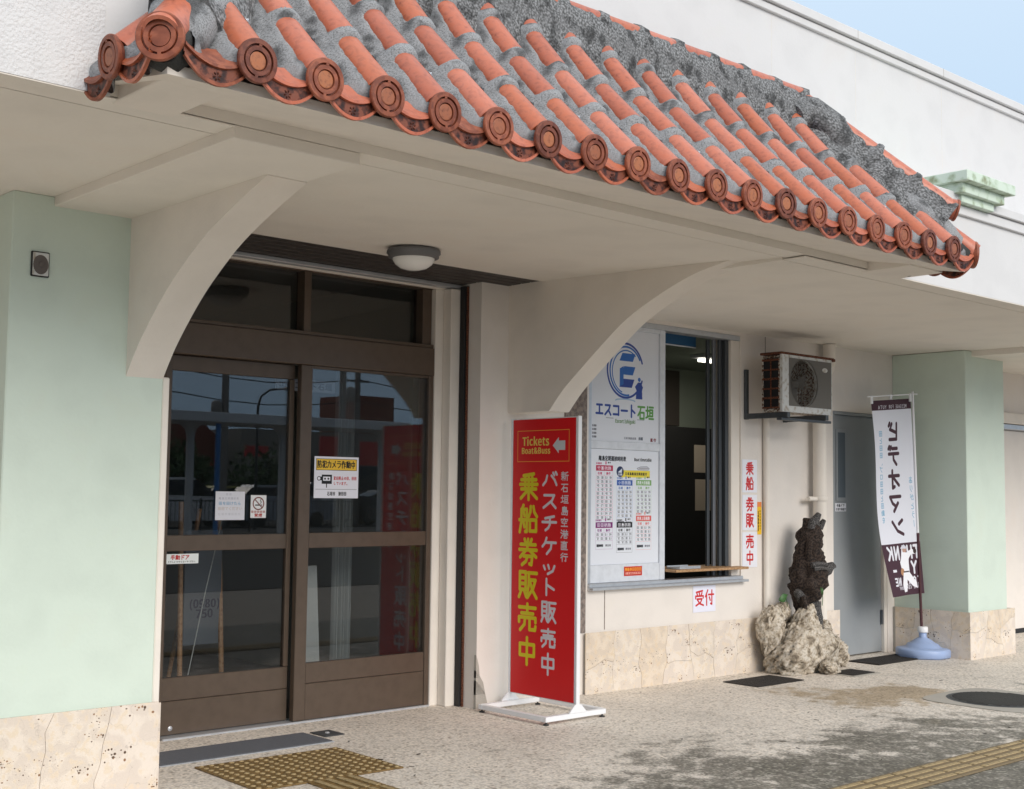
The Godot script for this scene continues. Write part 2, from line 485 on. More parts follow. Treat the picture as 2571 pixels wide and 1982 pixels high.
# ---------------------------------------------------------------- building
func stones(parent: Node, axis: int, u0: float, u1: float, y0: float, y1: float, t0: float, t1: float, n: int, sd: int) -> void:
	# irregular limestone facing slabs with thin open joints; axis 2 faces +z, axis 0 faces -x
	var r := RandomNumberGenerator.new()
	r.seed = sd
	var cuts := []
	for k in n + 1:
		var line := []
		var base := u0 + (u1 - u0) * k / n
		var free := k > 0 and k < n
		var lean := r.randf_range(-0.06, 0.06) if free else 0.0
		for j in 6:
			var v := j / 5.0
			line.append(Vector2(base + (lean * (v - 0.5) * 2.0 + r.randf_range(-0.022, 0.022) if free else 0.0), y0 + (y1 - y0) * v))
		cuts.append(line)
	for k in n:
		var left: Array = cuts[k]
		var right: Array = cuts[k + 1]
		var g := 0.0014
		var split := r.randf() < 0.6
		var pieces := []
		if split:
			var va := r.randf_range(0.3, 0.62)
			var vb := va + r.randf_range(-0.22, 0.28)
			var la := edge_at(left, va)
			var rb := edge_at(right, vb)
			var mid := [la.lerp(rb, 0.33) + Vector2(0, r.randf_range(-0.03, 0.05)), la.lerp(rb, 0.66) + Vector2(0, r.randf_range(-0.04, 0.05))]
			var low := PackedVector2Array()
			var high := PackedVector2Array()
			for p in left:
				if p.y < la.y - 0.01: low.append(p + Vector2(g, 0))
			low.append(la + Vector2(g, -g)); low.append(mid[0] - Vector2(0, g)); low.append(mid[1] - Vector2(0, g)); low.append(rb + Vector2(-g, -g))
			for j in range(5, -1, -1):
				if right[j].y < rb.y - 0.01: low.append(right[j] - Vector2(g, 0))
			high.append(rb + Vector2(-g, g)); high.append(mid[1] + Vector2(0, g)); high.append(mid[0] + Vector2(0, g)); high.append(la + Vector2(g, g))
			for p in left:
				if p.y > la.y + 0.01: high.append(p + Vector2(g, 0))
			for j in range(5, -1, -1):
				if right[j].y > rb.y + 0.01: high.append(right[j] - Vector2(g, 0))
			pieces = [low, high]
		else:
			var poly := PackedVector2Array()
			for p in left: poly.append(p + Vector2(g, 0))
			for j in range(5, -1, -1): poly.append(right[j] - Vector2(g, 0))
			pieces = [poly]
		for poly in pieces:
			var d := r.randf_range(0.0, 0.0015)
			obj("stone_slab", prism(S(), poly, axis, t0, t1 + (d if axis == 2 else -d)), M["stone%d" % r.randi_range(0, 2)], parent)

func edge_at(line: Array, v: float) -> Vector2:
	var f := v * 5.0
	var i := clampi(int(f), 0, 4)
	return line[i].lerp(line[i + 1], f - i)

func fin_points(pts: Array, top: float) -> PackedVector2Array:
	# side outline (z, y) of a curved bracket: smooth curve below, straight top
	var c := Curve2D.new()
	for k in pts.size():
		var a: Vector2 = pts[maxi(k - 1, 0)]
		var b: Vector2 = pts[mini(k + 1, pts.size() - 1)]
		c.add_point(pts[k], -(b - a) / 6.0, (b - a) / 6.0)
	var out := PackedVector2Array()
	var n := 40
	for k in n + 1:
		out.append(c.sample_baked(c.get_baked_length() * k / n, true))
	out.append(Vector2(out[-1].x, top))
	return out

func make_building() -> void:
	bld = thing("ticket_office_building", "white and mint green ticket office with arched brackets and red tiled canopy", "building")
	# front wall around the door, ticket window and service door
	var s := S()
	box(s, 6.07, 7.2, -0.2, 3.2, -0.33, 0.0)
	box(s, 7.2, 9.13, -0.2, 0.79, -0.33, 0.0)
	box(s, 7.2, 9.13, 2.96, 3.2, -0.33, 0.0)
	box(s, 9.13, 10.56, -0.2, 3.2, -0.33, 0.0)
	box(s, 10.56, 11.5, 2.37, 3.2, -0.33, 0.0)
	box(s, 11.5, 12.6, -0.2, 3.2, -0.33, 0.0)
	box(s, 12.6, 19.0, 2.40, 3.2, -0.33, 0.0)
	obj("front_wall", s, M.cream, bld)
	obj("left_wall", box(S(), -4.0, 2.6, -0.2, 3.2, -0.5, 0.0), M.cream, bld)
	# chipped render at the foot of the door corner
	var ch := S()
	for q in [[6.03, 0.0, 0.12, 0.20], [6.045, 0.10, 0.09, 0.17], [6.05, 0.22, 0.035, 0.16]]:
		prism(ch, PackedVector2Array([Vector2(6.066, q[1]), Vector2(6.066 + q[2], q[1]), Vector2(6.066 + q[2] * 0.75, q[1] + q[3] * 0.5), Vector2(6.066 + q[2] * 0.35, q[1] + q[3] * 0.8), Vector2(6.066, q[1] + q[3])]), 2, -0.02, 0.0025)
	obj("bare_render_patch", ch, M.concrete, bld)
	for q in [[7.394, 0.48, 0.79], [9.49, 2.28, 2.985]]:
		obj("caulk_joint", box(S(), q[0] - 0.004, q[0] + 0.004, q[1], q[2], -0.01, 0.002), M.weathered, bld)
	# weathered strip between bracket and ticket window
	var ws := S()
	cbox(ws, 6.93, 7.17, 0.47, 2.99, -0.02, 0.014, 0.003)
	obj("weathered_strip", ws, M.weathered, bld)
	# piers
	s = S()
	cbox(s, 2.34, 3.165, -0.2, 2.995, -0.5, 0.80, 0.006)
	obj("green_pier", s, M.mint, bld)
	s = S()
	cbox(s, 3.166, 3.205, -0.2, 2.13, -0.5, 0.797, 0.006)
	obj("corner_strip", s, M.cream_paint, bld)
	s = S()
	cbox(s, 11.63, 12.40, -0.2, 2.985, 0.0, 0.80, 0.006)
	obj("green_pier", s, M.mint, bld)
	s = S()
	box(s, 3.205, 3.80, -0.2, 3.1, -0.7, -0.36)
	obj("door_side_wall", s, M.cream, bld)
	# stone facing at the foot of the walls
	var base := part("stone_base", bld)
	obj("bedding", box(S(), 7.17, 10.60, -0.2, 0.462, 0.0, 0.028), M.concrete, base)
	stones(base, 2, 7.15, 10.61, 0.0, 0.468, 0.028, 0.034, 11, 3)
	obj("bedding", box(S(), 2.32, 3.175, -0.2, 0.442, 0.79, 0.826), M.concrete, base)
	stones(base, 2, 2.28, 3.185, -0.01, 0.446, 0.826, 0.832, 3, 9)
	obj("bedding", box(S(), 3.165, 3.20, -0.2, 0.438, -0.3, 0.824), M.stone2, base)
	obj("bedding", box(S(), 11.598, 12.49, -0.2, 0.446, 0.0, 0.826), M.concrete, base)
	stones(base, 2, 11.59, 12.50, 0.0, 0.45, 0.826, 0.832, 3, 21)
	stones(base, 0, 0.03, 0.828, 0.0, 0.45, 11.598, 11.592, 4, 33)
	# curved brackets under the canopy
	var lf := fin_points([Vector2(0.80, 2.12), Vector2(0.947, 2.293), Vector2(1.191, 2.506), Vector2(1.419, 2.655), Vector2(1.608, 2.754), Vector2(1.883, 2.86), Vector2(2.13, 2.94)], 2.96)
	lf.append(Vector2(0.80, 2.96))
	obj("arched_bracket", prism(S(), lf, 0, 2.955, 3.162), M.cream_paint, bld)
	var rf := fin_points([Vector2(0.442, 2.13), Vector2(0.573, 2.266), Vector2(0.725, 2.388), Vector2(0.946, 2.556), Vector2(1.159, 2.707), Vector2(1.366, 2.812), Vector2(1.606, 2.909), Vector2(1.824, 2.975), Vector2(2.10, 3.02)], 3.15)
	rf.append(Vector2(0.0, 3.15))
	rf.append(Vector2(0.0, 2.13))
	obj("arched_bracket", prism(S(), rf, 0, 6.34, 6.54), M.cream_paint, bld)
	# soffits with a drip groove near the edge
	s = S()
	box(s, -4.0, 3.16, 2.993, 3.2, -0.5, 2.38)
	box(s, -4.0, 3.16, 2.991, 2.9955, 2.394, 2.5505)
	box(s, 2.02, 7.53, 3.0, 3.05, 2.40, 2.5515)
	box(s, 6.44, 19.0, 2.989, 3.2, -0.3, 2.38)
	box(s, 6.44, 19.0, 2.987, 2.9935, 2.394, 2.5505)
	box(s, -4.0, 19.0, 3.02, 3.19, 2.37, 2.40)
	prism(s, PackedVector2Array([Vector2(0.35, 3.075), Vector2(2.38, 3.0045), Vector2(2.38, 3.2), Vector2(0.35, 3.2)]), 0, 3.16, 6.44)
	prism(s, PackedVector2Array([Vector2(2.394, 3.004), Vector2(2.449, 3.002), Vector2(2.449, 3.19), Vector2(2.394, 3.19)]), 0, 3.16, 6.44)
	obj("soffit", s, M.soffit, bld)
	obj("soffit_beam", cbox(S(), 2.545, 3.161, 2.945, 3.0, 0.78, 2.548, 0.004), M.soffit, bld)
	obj("soffit_beam", cbox(S(), 11.757, 12.37, 2.932, 3.0, 0.78, 2.548, 0.004), M.soffit, bld)
	# dark slatted ceiling over the door
	var sl := part("slat_ceiling", bld)
	obj("backing", box(S(), 3.2, 6.335, 3.10, 3.18, -0.36, 0.348), M.black, sl)
	for k in 7:
		obj("slat", cbox(S(), 3.205, 6.334, 3.078, 3.092, -0.345 + k * 0.099, -0.345 + k * 0.099 + 0.086, 0.003), M.wood_dark, sl)
	# upper wall, ledge and set-back parapet
	s = S()
	box(s, -4.0, 1.93, 2.996, 3.53, 2.45, 2.552)
	box(s, 1.93, 7.52, 3.05, 3.49, 2.45, 2.5518)
	box(s, 1.93, 2.02, 2.996, 3.05, 2.45, 2.552)
	box(s, 7.52, 19.0, 2.994, 3.53, 2.45, 2.552)
	box(s, -4.0, 19.0, 3.03, 3.28, 2.30, 2.4505)
	obj("upper_wall", s, M.white_wall, bld)
	obj("rough_render", box(S(), -4.0, 1.99, 2.9965, 3.5295, 2.5505, 2.5535), M.white_stucco, bld)
	s = S()
	for x in [[-4.0, 2.36], [7.08, 19.0]]:
		cbox(s, x[0], x[1], 3.53, 3.598, 1.9, 2.577, 0.004)
		cbox(s, x[0], x[1], 3.604, 3.668, 1.9, 2.60, 0.004)
		box(s, x[0] + 0.01, x[1], 3.59, 3.61, 1.9, 2.565)
	obj("ledge_moulding", s, M.white_wall, bld)
	s = S()
	box(s, -4.0, 19.0, 3.3, 4.822, 1.65, 1.90)
	obj("parapet_wall", s, M.white_wall, bld)
	s = S()
	cbox(s, -4.0, 19.0, 4.822, 4.872, 1.6, 1.925, 0.004)
	box(s, -4.0, 19.0, 4.865, 4.885, 1.6, 1.912)
	cbox(s, -4.0, 19.0, 4.880, 4.946, 1.55, 1.950, 0.004)
	obj("parapet_cornice", s, M.white_wall, bld)
	for x in [7.0, 8.02, 9.25]:
		obj("expansion_joint", box(S(), x - 0.0016, x + 0.0016, 3.67, 4.82, 1.89, 1.9006), M.cream, bld)
	for x in [7.98, 9.2]:
		obj("expansion_joint", box(S(), x - 0.0025, x + 0.0025, 4.881, 4.945, 1.9, 1.9506), M.concrete, bld)
	s = S()
	box(s, -4.0, 19.0, 3.2, 3.32, -6.0, 2.32)
	obj("roof_slab", s, M.concrete, bld)
	# mint capital standing on the ledge
	s = S()
	cbox(s, 8.10, 8.80, 3.725, 3.797, 1.9, 2.72, 0.004)
	cbox(s, 8.14, 8.74, 3.655, 3.725, 1.9, 2.665, 0.004)
	cbox(s, 8.20, 8.66, 3.60, 3.655, 1.9, 2.625, 0.004)
	obj("green_capital", s, M.mint_cap, bld)
	# underside of the canopy
	s = S()
	prism(s, PackedVector2Array([Vector2(2.552, 3.045), Vector2(3.04, 2.962), Vector2(3.04, 3.0), Vector2(2.552, 3.10)]), 0, 2.0, 7.45)
	cbox(s, 2.05, 2.30, 2.986, 3.1, 2.50, 2.90, 0.004)
	cbox(s, 7.12, 7.50, 2.983, 3.1, 2.50, 2.86, 0.004)
	obj("canopy_underside", s, M.cream_paint, bld)
	# rooms behind the glass
	var im := tri3(mat("room_wall", lin(0.30, 0.31, 0.27), 0.8), 2.0)
	var fm := tri3(mat("room_floor", lin(0.16, 0.15, 0.14), 0.5), 2.0)
	s = S()
	box(s, 3.2, 6.3, 0.0, 3.2, -5.2, -5.0)
	box(s, 3.0, 3.2, 0.0, 3.2, -5.2, -0.6)
	box(s, 6.10, 6.30, 0.0, 3.2, -5.2, -0.34)
	obj("lobby_wall", s, im, bld)
	obj("lobby_floor", box(S(), 3.0, 6.3, -0.1, 0.002, -5.2, -0.5), fm, bld)
	var om := tri3(mat("office_wall", lin(0.36, 0.42, 0.36), 0.8), 2.0)
	s = S()
	box(s, 6.3, 14.2, 0.0, 3.2, -3.2, -3.0)
	box(s, 14.0, 14.2, 0.0, 3.2, -3.0, -0.33)
	box(s, 6.30, 6.32, 0.0, 3.2, -3.0, -0.34)
	obj("office_wall", s, om, bld)
	obj("office_floor", box(S(), 6.3, 14.2, -0.1, 0.002, -3.2, -0.33), fm, bld)
	obj("office_ceiling", box(S(), 6.3, 14.2, 3.05, 3.19, -3.0, -0.34), om, bld)

# ---------------------------------------------------------------- tiled canopy
const AX := [Vector2(3.045, 3.115), Vector2(3.340, 2.815), Vector2(3.599, 2.572), Vector2(3.851, 2.371), Vector2(4.06, 2.215)]   # (y, z) of the cover tiles' axis
const ZE := 3.13
const XL := 1.90
const XR := 7.54
const SP := 0.28585

func seg_len(k: int) -> float:
	return AX[k].distance_to(AX[k + 1])

func prof(sv: float) -> Array:
	# [point (y, z), up-slope direction] at arc length sv
	var k := 0
	var t := sv
	while k < 3 and t > seg_len(k):
		t -= seg_len(k)
		k += 1
	var d: Vector2 = (AX[k + 1] - AX[k]).normalized()
	var p: Vector2 = AX[k] + d * t
	var e := 0.06
	if k > 0 and t < e:
		d = d.slerp((AX[k] - AX[k - 1]).normalized(), 0.5 * (1.0 - t / e))
	elif k < 3 and seg_len(k) - t < e:
		d = d.slerp((AX[k + 2] - AX[k + 1]).normalized(), 0.5 * (1.0 - (seg_len(k) - t) / e))
	return [p, d]

func place(side: int, v: float, y: float, z: float) -> Vector3:
	if side == 0: return Vector3(v, y, z)
	if side == 1: return Vector3(XL + ZE - z, y, v)
	return Vector3(XR - ZE + z, y, v)

func slope_dir(side: int, y: float, z: float) -> Vector3:
	if side == 0: return Vector3(0, y, z)
	if side == 1: return Vector3(-z, y, 0)
	return Vector3(z, y, 0)

func slope_frame(side: int, v: float, sv: float, h: float) -> Transform3D:
	var a := prof(sv)
	var p: Vector2 = a[0]
	var d: Vector2 = a[1]
	var down := slope_dir(side, -d.x, -d.y)
	var n := slope_dir(side, -d.y, d.x)
	var q: Vector2 = p + Vector2(-d.y, d.x) * h
	return Transform3D(Basis(n.cross(down), n, down), place(side, v, q.x, q.y))

func cover_mesh(length: float, r0: float, r1: float, lip := true) -> ArrayMesh:
	# half-round cover tile: lower end at the origin, running up-slope along -z
	var s := S()
	var n := 14
	var a0 := -0.35
	var a1 := PI + 0.35
	s.set_smooth_group(0)
	for k in n:
		var a := lerpf(a0, a1, float(k) / n)
		var b := lerpf(a0, a1, float(k + 1) / n)
		var rows := [[0.0, r0], [-0.01, r0 + 0.0006], [-length * 0.5, lerpf(r0, r1, 0.5)], [-length, r1]]
		for i in rows.size() - 1:
			quad(s, Vector3(cos(a) * rows[i][1], sin(a) * rows[i][1], rows[i][0]), Vector3(cos(a) * rows[i + 1][1], sin(a) * rows[i + 1][1], rows[i + 1][0]), Vector3(cos(b) * rows[i + 1][1], sin(b) * rows[i + 1][1], rows[i + 1][0]), Vector3(cos(b) * rows[i][1], sin(b) * rows[i][1], rows[i][0]))
	s.set_smooth_group(-1)
	if lip:
		var ri := r0 - 0.014
		for k in n:
			var a := lerpf(a0, a1, float(k) / n)
			var b := lerpf(a0, a1, float(k + 1) / n)
			quad(s, Vector3(cos(a) * r0, sin(a) * r0, 0), Vector3(cos(b) * r0, sin(b) * r0, 0), Vector3(cos(b) * ri, sin(b) * ri, 0), Vector3(cos(a) * ri, sin(a) * ri, 0))
	return mesh(s)

func disc_mesh(scale := 1.0) -> ArrayMesh:
	# round eave end with two sunk rings and two bridges; faces +z
	var t := Transform3D(Basis(Vector3.RIGHT, Vector3(0, 0, 1), Vector3(0, -1, 0)).scaled(Vector3.ONE * scale), Vector3.ZERO)
	var s := S()
	lathe(s, [Vector2(0.0001, -0.003), Vector2(0.033, -0.0035), Vector2(0.0336, -0.011), Vector2(0.0368, -0.011), Vector2(0.0374, 0.001), Vector2(0.053, 0.001), Vector2(0.0536, -0.010), Vector2(0.0605, -0.010), Vector2(0.061, 0.003), Vector2(0.077, 0.002), Vector2(0.0805, -0.002), Vector2(0.0805, -0.012), Vector2(0.066, -0.03)], 40, t, false)
	for sg in [-1, 1]:
		box(s, -0.006 * scale, 0.006 * scale, sg * 0.052 * scale, sg * 0.063 * scale, -0.011 * scale, 0.002 * scale)
	return mesh(s)

func pan_meshes() -> Array:
	# eave pan tile: [terracotta lip and rim, stained face with a flower]
	var lip := S()
	var face := S()
	var n := 14
	var w := 0.131
	var sect := func(u: float) -> Array:
		var a := u / w
		var top := -0.052 * (1.0 - a * a) + 0.006
		var bot := -0.116 + 0.080 * a * a
		return [Vector3(u, bot, -0.006), Vector3(u, bot, 0.008), Vector3(u, bot + 0.012, 0.009), Vector3(u, bot + 0.0135, 0.0), Vector3(u, maxf(top - 0.008, bot + 0.015), 0.0), Vector3(u, maxf(top - 0.006, bot + 0.017), 0.012), Vector3(u, maxf(top + 0.005, bot + 0.024), 0.011), Vector3(u, maxf(top + 0.008, bot + 0.026), 0.004), Vector3(u, top + 0.085, -0.095)]
	for k in n:
		var a: Array = sect.call(lerpf(-w, w, float(k) / n))
		var b: Array = sect.call(lerpf(-w, w, float(k + 1) / n))
		for i in a.size() - 1:
			quad(face if i == 3 else lip, a[i], b[i], b[i + 1], a[i + 1])
	for k in 6:
		var ang := TAU * k / 6.0 + 0.26
		var d := Vector3(cos(ang), sin(ang), 0)
		var e := Vector3(-d.y, d.x, 0)
		var c := Vector3(0, -0.081, 0.0)
		var pts := [c + d * 0.004, c + d * 0.012 + e * 0.0045, c + d * 0.019, c + d * 0.012 - e * 0.0045]
		var mid := c + d * 0.012 + Vector3(0, 0, 0.006)
		for i in 4:
			tri(face, pts[i], pts[(i + 1) % 4], mid)
	return [mesh(lip), mesh(face)]

func mortar_height(a: float, sv: float, joints: Array) -> float:
	# height over the cover axis at distance a from it
	var h := lerpf(0.020, -0.062, smoothstep(0.055, 0.138, a))
	h -= 0.034 * (1.0 - smoothstep(0.006, 0.05, sv))
	for j in joints:
		var t: float = j - sv
		if t > -0.03 and t < 0.10:
			var r := 0.079 - 0.011 * smoothstep(0.015, 0.07, t)
			var c := (1.0 - smoothstep(0.040, 0.072, t + a * 0.25)) * smoothstep(-0.03, -0.012, t)
			if a < r:
				h = maxf(h, lerpf(h, sqrt(r * r - a * a), c))
			else:
				h = lerpf(h, maxf(h, h + 0.014), c)
	return h

func make_roof() -> void:
	var roof := part("tile_roof", bld)
	var total := seg_len(0) + seg_len(1) + seg_len(2) + 0.02
	var joints := [seg_len(0), seg_len(0) + seg_len(1), seg_len(0) + seg_len(1) + seg_len(2)]
	var nz := noise(91, 14.0, 4)
	# --- lime mortar bedding of each slope
	for side in 3:
		var v0 := XL + 0.17 if side == 0 else 2.565
		var v1 := XR - 0.17 if side == 0 else ZE - 0.17
		var first := 2.30091 if side == 0 else (2.79 if side == 1 else 2.79)
		var nv := int((v1 - v0) / 0.0125)
		var ns := 84
		var rows := []
		for i in nv + 1:
			var v := lerpf(v0, v1, float(i) / nv)
			var a := absf(fposmod(v - first + SP * 0.5, SP) - SP * 0.5)
			if side > 0 and v > 2.79 + 0.17: a = SP * 0.5
			var lim := total
			var room: float = minf(v - XL, XR - v) if side == 0 else ZE - v
			# the hip limits the run: find where z reaches the mitre
			while lim > 0.03 and (ZE - (prof(lim)[0] as Vector2).y) > room + 0.05:
				lim -= 0.01
			var col := []
			for j in ns + 1:
				var sv := lerpf(0.004, maxf(lim, 0.02), float(j) / ns)
				var h := mortar_height(a, sv, joints)
				h += 0.007 * nz.get_noise_2d(v + side * 5.0, sv) * (1.0 if sv > 0.05 else 0.3)
				var pr := prof(sv)
				var q: Vector2 = pr[0] + Vector2(-pr[1].y, pr[1].x) * h
				col.append(place(side, v, q.x, q.y))
			rows.append(col)
		var s := S()
		s.set_smooth_group(0)
		for i in nv:
			for j in ns:
				quad(s, rows[i][j], rows[i + 1][j], rows[i + 1][j + 1], rows[i][j + 1])
		obj("mortar_bedding", s, M.mortar, roof)
	# --- cover tiles, course by course
	var eave := cover_mesh(seg_len(0) - 0.03, R8 + 0.001, R8 - 0.004)
	var disc := disc_mesh()
	var boss := mesh(lathe(S(), [Vector2(0.0001, -0.0015), Vector2(0.030, -0.002), Vector2(0.0325, -0.0034)], 32, Transform3D(Basis(Vector3.RIGHT, Vector3(0, 0, 1), Vector3(0, -1, 0)), Vector3.ZERO), false))
	var courses := [cover_mesh(seg_len(1) + 0.03, R8, R8 - 0.004), cover_mesh(seg_len(2) + 0.03, R8, R8 - 0.004), cover_mesh(0.13, R8, R8 - 0.002)]
	var nail := mesh(lathe(lathe(S(), [Vector2(0.013, 0.0), Vector2(0.012, 0.003), Vector2(0.005, 0.004), Vector2(0.004, 0.009), Vector2(0.0001, 0.0105)], 10, Transform3D.IDENTITY), [Vector2(0.0001, 0), Vector2(0.013, 0)], 10, Transform3D.IDENTITY))
	for side in 3:
		var count := 18 if side == 0 else 1
		for c in count:
			var v: float = 2.30091 + SP * c if side == 0 else 2.79
			var room: float = minf(v - XL, XR - v) if side == 0 else ZE - v
			for k in 4:
				var sv: float = 0.0 if k == 0 else joints[k - 1]
				if k > 0 and (ZE - (prof(sv + 0.17)[0] as Vector2).y) > room - 0.02: break
				var t := slope_frame(side, v + rng.randf_range(-0.004, 0.004), sv if k else 0.052, 0.0 if k == 0 else 0.011)
				if k > 0:
					var a := prof(sv + 0.1)
					var f := slope_frame(side, v, sv + 0.1, 0.0)
					t.basis = f.basis
					t.basis = t.basis.rotated(t.basis.x.normalized(), -0.035)
				t.basis = t.basis.rotated(t.basis.y.normalized(), rng.randf_range(-0.012, 0.012))
				var o := obj("cover_tile", eave if k == 0 else courses[k - 1], M["tile%d" % rng.randi_range(0, 3)], roof)
				o.transform = t
				if k == 0:
					var dm := obj("eave_disc", disc, M[["disc0", "disc1", "disc2"][rng.randi() % 3]], roof)
					var out := slope_dir(side, 0, 1)
					var bs := obj("disc_boss", boss, M["boss%d" % (rng.randi() % 2)], roof)
					dm.transform = Transform3D(Basis(Vector3.UP.cross(out), Vector3.UP, out).rotated(Vector3.UP.cross(out), 0.06 + rng.randf_range(-0.035, 0.035)).rotated(Vector3.UP, rng.randf_range(-0.04, 0.04)).rotated(out, rng.randf_range(-0.16, 0.16)), place(side, v, 3.056 + rng.randf_range(-0.003, 0.003), ZE))
					bs.transform = dm.transform
					var na := obj("nail", nail, M.steel_dark if c % 3 else M.alu, roof)
					na.transform = t * Transform3D(Basis(Vector3(0, 0, 1), -0.62), Vector3(0.036, 0.0535, -0.19))
	# --- eave pan tiles
	var pm := pan_meshes()
	for side in 3:
		var count := 19 if side == 0 else 2
		for c in count:
			var v: float = 2.30091 + SP * (c - 0.5) if side == 0 else 2.79 + SP * (c - 0.5)
			if side == 2 and c == 0: continue
			var out := slope_dir(side, 0, 1)
			var t := Transform3D(Basis(Vector3.UP.cross(out), Vector3.UP, out).rotated(Vector3.UP.cross(out), 0.05), place(side, v, 3.056, ZE - 0.028))
			var o := obj("pan_tile", pm[0], M["tile%d" % rng.randi_range(0, 3)] if c % 4 else M.disc1, roof)
			o.transform = t
			obj("pan_tile_face", pm[1], M.pan_face, roof).transform = t
	# --- ridge and hips
	ridge_run(roof, Vector3(2.70, 4.085, 2.30), Vector3(6.74, 4.085, 2.30), Vector3(0, 0, 1), 13, 0.40, 1, 0.12)
	for m in [0, 1]:
		var fx := func(x: float) -> float: return x if m == 0 else XL + XR - x
		var sidev := Vector3(-0.7071 if m == 0 else 0.7071, 0, 0.7071)
		ridge_run(roof, Vector3(fx.call(6.715), 4.075, 2.305), Vector3(fx.call(7.395), 3.345, 2.985), sidev, 4, 0.34, 2 + m, 0.17)
		var dir := Vector3(1 if m == 0 else -1, 0, 1).normalized()
		# upper end of the hip: a short full round tile closed by its disc
		var q1 := Vector3(fx.call(7.385), 3.365, 2.975)
		var ax := (dir - Vector3.UP * 0.25).normalized()
		obj("hip_end_tile", tube(S(), [q1 - ax * 0.05, q1 + ax * 0.035], [0.066], 20), M.tile1, roof)
		var e1 := obj("eave_disc", disc_mesh(0.88), M.disc1, roof)
		e1.transform = Transform3D(Basis(Vector3.UP.cross(ax).normalized(), ax.cross(Vector3.UP.cross(ax)).normalized(), ax), q1 + ax * 0.046)
		obj("ridge_mortar", tube(S(), [Vector3(fx.call(6.58), 3.90, 2.34), Vector3(fx.call(6.68), 3.945, 2.33), Vector3(fx.call(6.76), 3.94, 2.345), Vector3(fx.call(6.86), 3.86, 2.43), Vector3(fx.call(6.94), 3.75, 2.52)], [0.10, 0.135, 0.145, 0.14, 0.11], 20, 0.14, 6.0), M.mortar_dark, roof)
		var dn := (dir * 0.79 - Vector3.UP * 0.61).normalized()
		var nn := (Vector3.UP * 0.79 + dir * 0.61).normalized()
		# lower corner tile with its disc, bedded in blackened mortar
		var low := obj("cover_tile", cover_mesh(0.36, 0.071, 0.068), M.tile2 if m else M.tile0, roof)
		low.transform = Transform3D(Basis(nn.cross(dn), nn, dn), Vector3(fx.call(7.485), 3.075, 3.075))
		var e2 := obj("eave_disc", disc_mesh(1.06), M.disc1, roof)
		e2.transform = Transform3D(Basis(Vector3.UP.cross(dir), Vector3.UP, dir).rotated(Vector3.UP.cross(dir), 0.05), Vector3(fx.call(7.495), 3.070, 3.085))
		var bl := S()
		var p0 := Vector3(fx.call(7.455), 3.045, 3.045)
		tube(bl, [p0 + dir * 0.004, p0 - dir * 0.01, p0 - dir * 0.10 + Vector3.UP * 0.05, p0 - dir * 0.22 + Vector3.UP * 0.15, p0 - dir * 0.36 + Vector3.UP * 0.26], [0.05, 0.083, 0.092, 0.10, 0.10], 16, 0.10, 12.0)
		obj("corner_mortar", bl, M.mortar_black, roof)
		var gm := S()
		tube(gm, [p0 - dir * 0.07 + Vector3.UP * 0.02, p0 - dir * 0.10 + Vector3.UP * 0.06, p0 - dir * 0.20 + Vector3.UP * 0.155, p0 - dir * 0.34 + Vector3.UP * 0.27, p0 - dir * 0.44 + Vector3.UP * 0.35], [0.07, 0.105, 0.125, 0.135, 0.12], 20, 0.16, 7.0)
		obj("hip_mortar", gm, M.mortar, roof)

func ridge_run(roof: Node, p0: Vector3, p1: Vector3, side: Vector3, n: int, drop: float, sd: int, wd: float) -> void:
	# mortar ridge with a row of cover tiles showing along its crest
	var along := (p1 - p0).normalized()
	var up := side.cross(along)
	if up.y < 0: up = -up
	var length := p0.distance_to(p1)
	var nz := noise(100 + sd, 9.0, 4)
	var steps := int(length / 0.02)
	var tl := length / n
	var rows := []
	for i in steps + 1:
		var t := length * i / steps
		var u := fposmod(t, tl)
		var band := 1.0 - smoothstep(0.018, 0.05, minf(u, tl - u))
		var pr := [Vector2(-wd, -drop), Vector2(-wd * 0.80, -drop * 0.5), Vector2(-lerpf(0.09, wd, 0.25), -0.12), Vector2(-0.086, -0.03), Vector2(-0.066 - 0.012 * band, 0.012 + 0.022 * band), Vector2(-0.035, lerpf(0.018, 0.066, band)), Vector2(0, lerpf(0.02, 0.080, band)), Vector2(0.035, lerpf(0.018, 0.066, band)), Vector2(0.066 + 0.012 * band, 0.012 + 0.022 * band), Vector2(0.086, -0.03), Vector2(lerpf(0.09, wd, 0.25), -0.12), Vector2(wd * 0.80, -drop * 0.5), Vector2(wd, -drop)]
		var row := []
		for q in pr:
			var p: Vector3 = p0 + along * t + side * q.x + up * q.y
			p += (side * signf(q.x) * 0.6 + up * 0.5) * 0.022 * nz.get_noise_3dv(p)
			row.append(p)
		rows.append(row)
	var s := S()
	s.set_smooth_group(0)
	for i in steps:
		for j in 12:
			quad(s, rows[i][j], rows[i][j + 1], rows[i + 1][j + 1], rows[i + 1][j])
	s.set_smooth_group(-1)
	for r in [rows[0], rows[-1]]:
		for j in range(1, 12):
			tri(s, r[0], r[j], r[j + 1])
	obj("ridge_mortar", s, M.mortar_dark, roof)
	var tm := cover_mesh(tl * 0.98, 0.068, 0.066)
	for k in n:
		var o := obj("ridge_tile", tm, M["tile%d" % rng.randi_range(0, 3)], roof)
		o.transform = Transform3D(Basis(up.cross(along), up, along), p0 + along * (tl * (k + 0.99)))

# ---------------------------------------------------------------- doors
func pane(x0: float, x1: float, y0: float, y1: float, z: float) -> SurfaceTool:
	return box(S(), x0, x1, y0, y1, z - 0.003, z + 0.003)

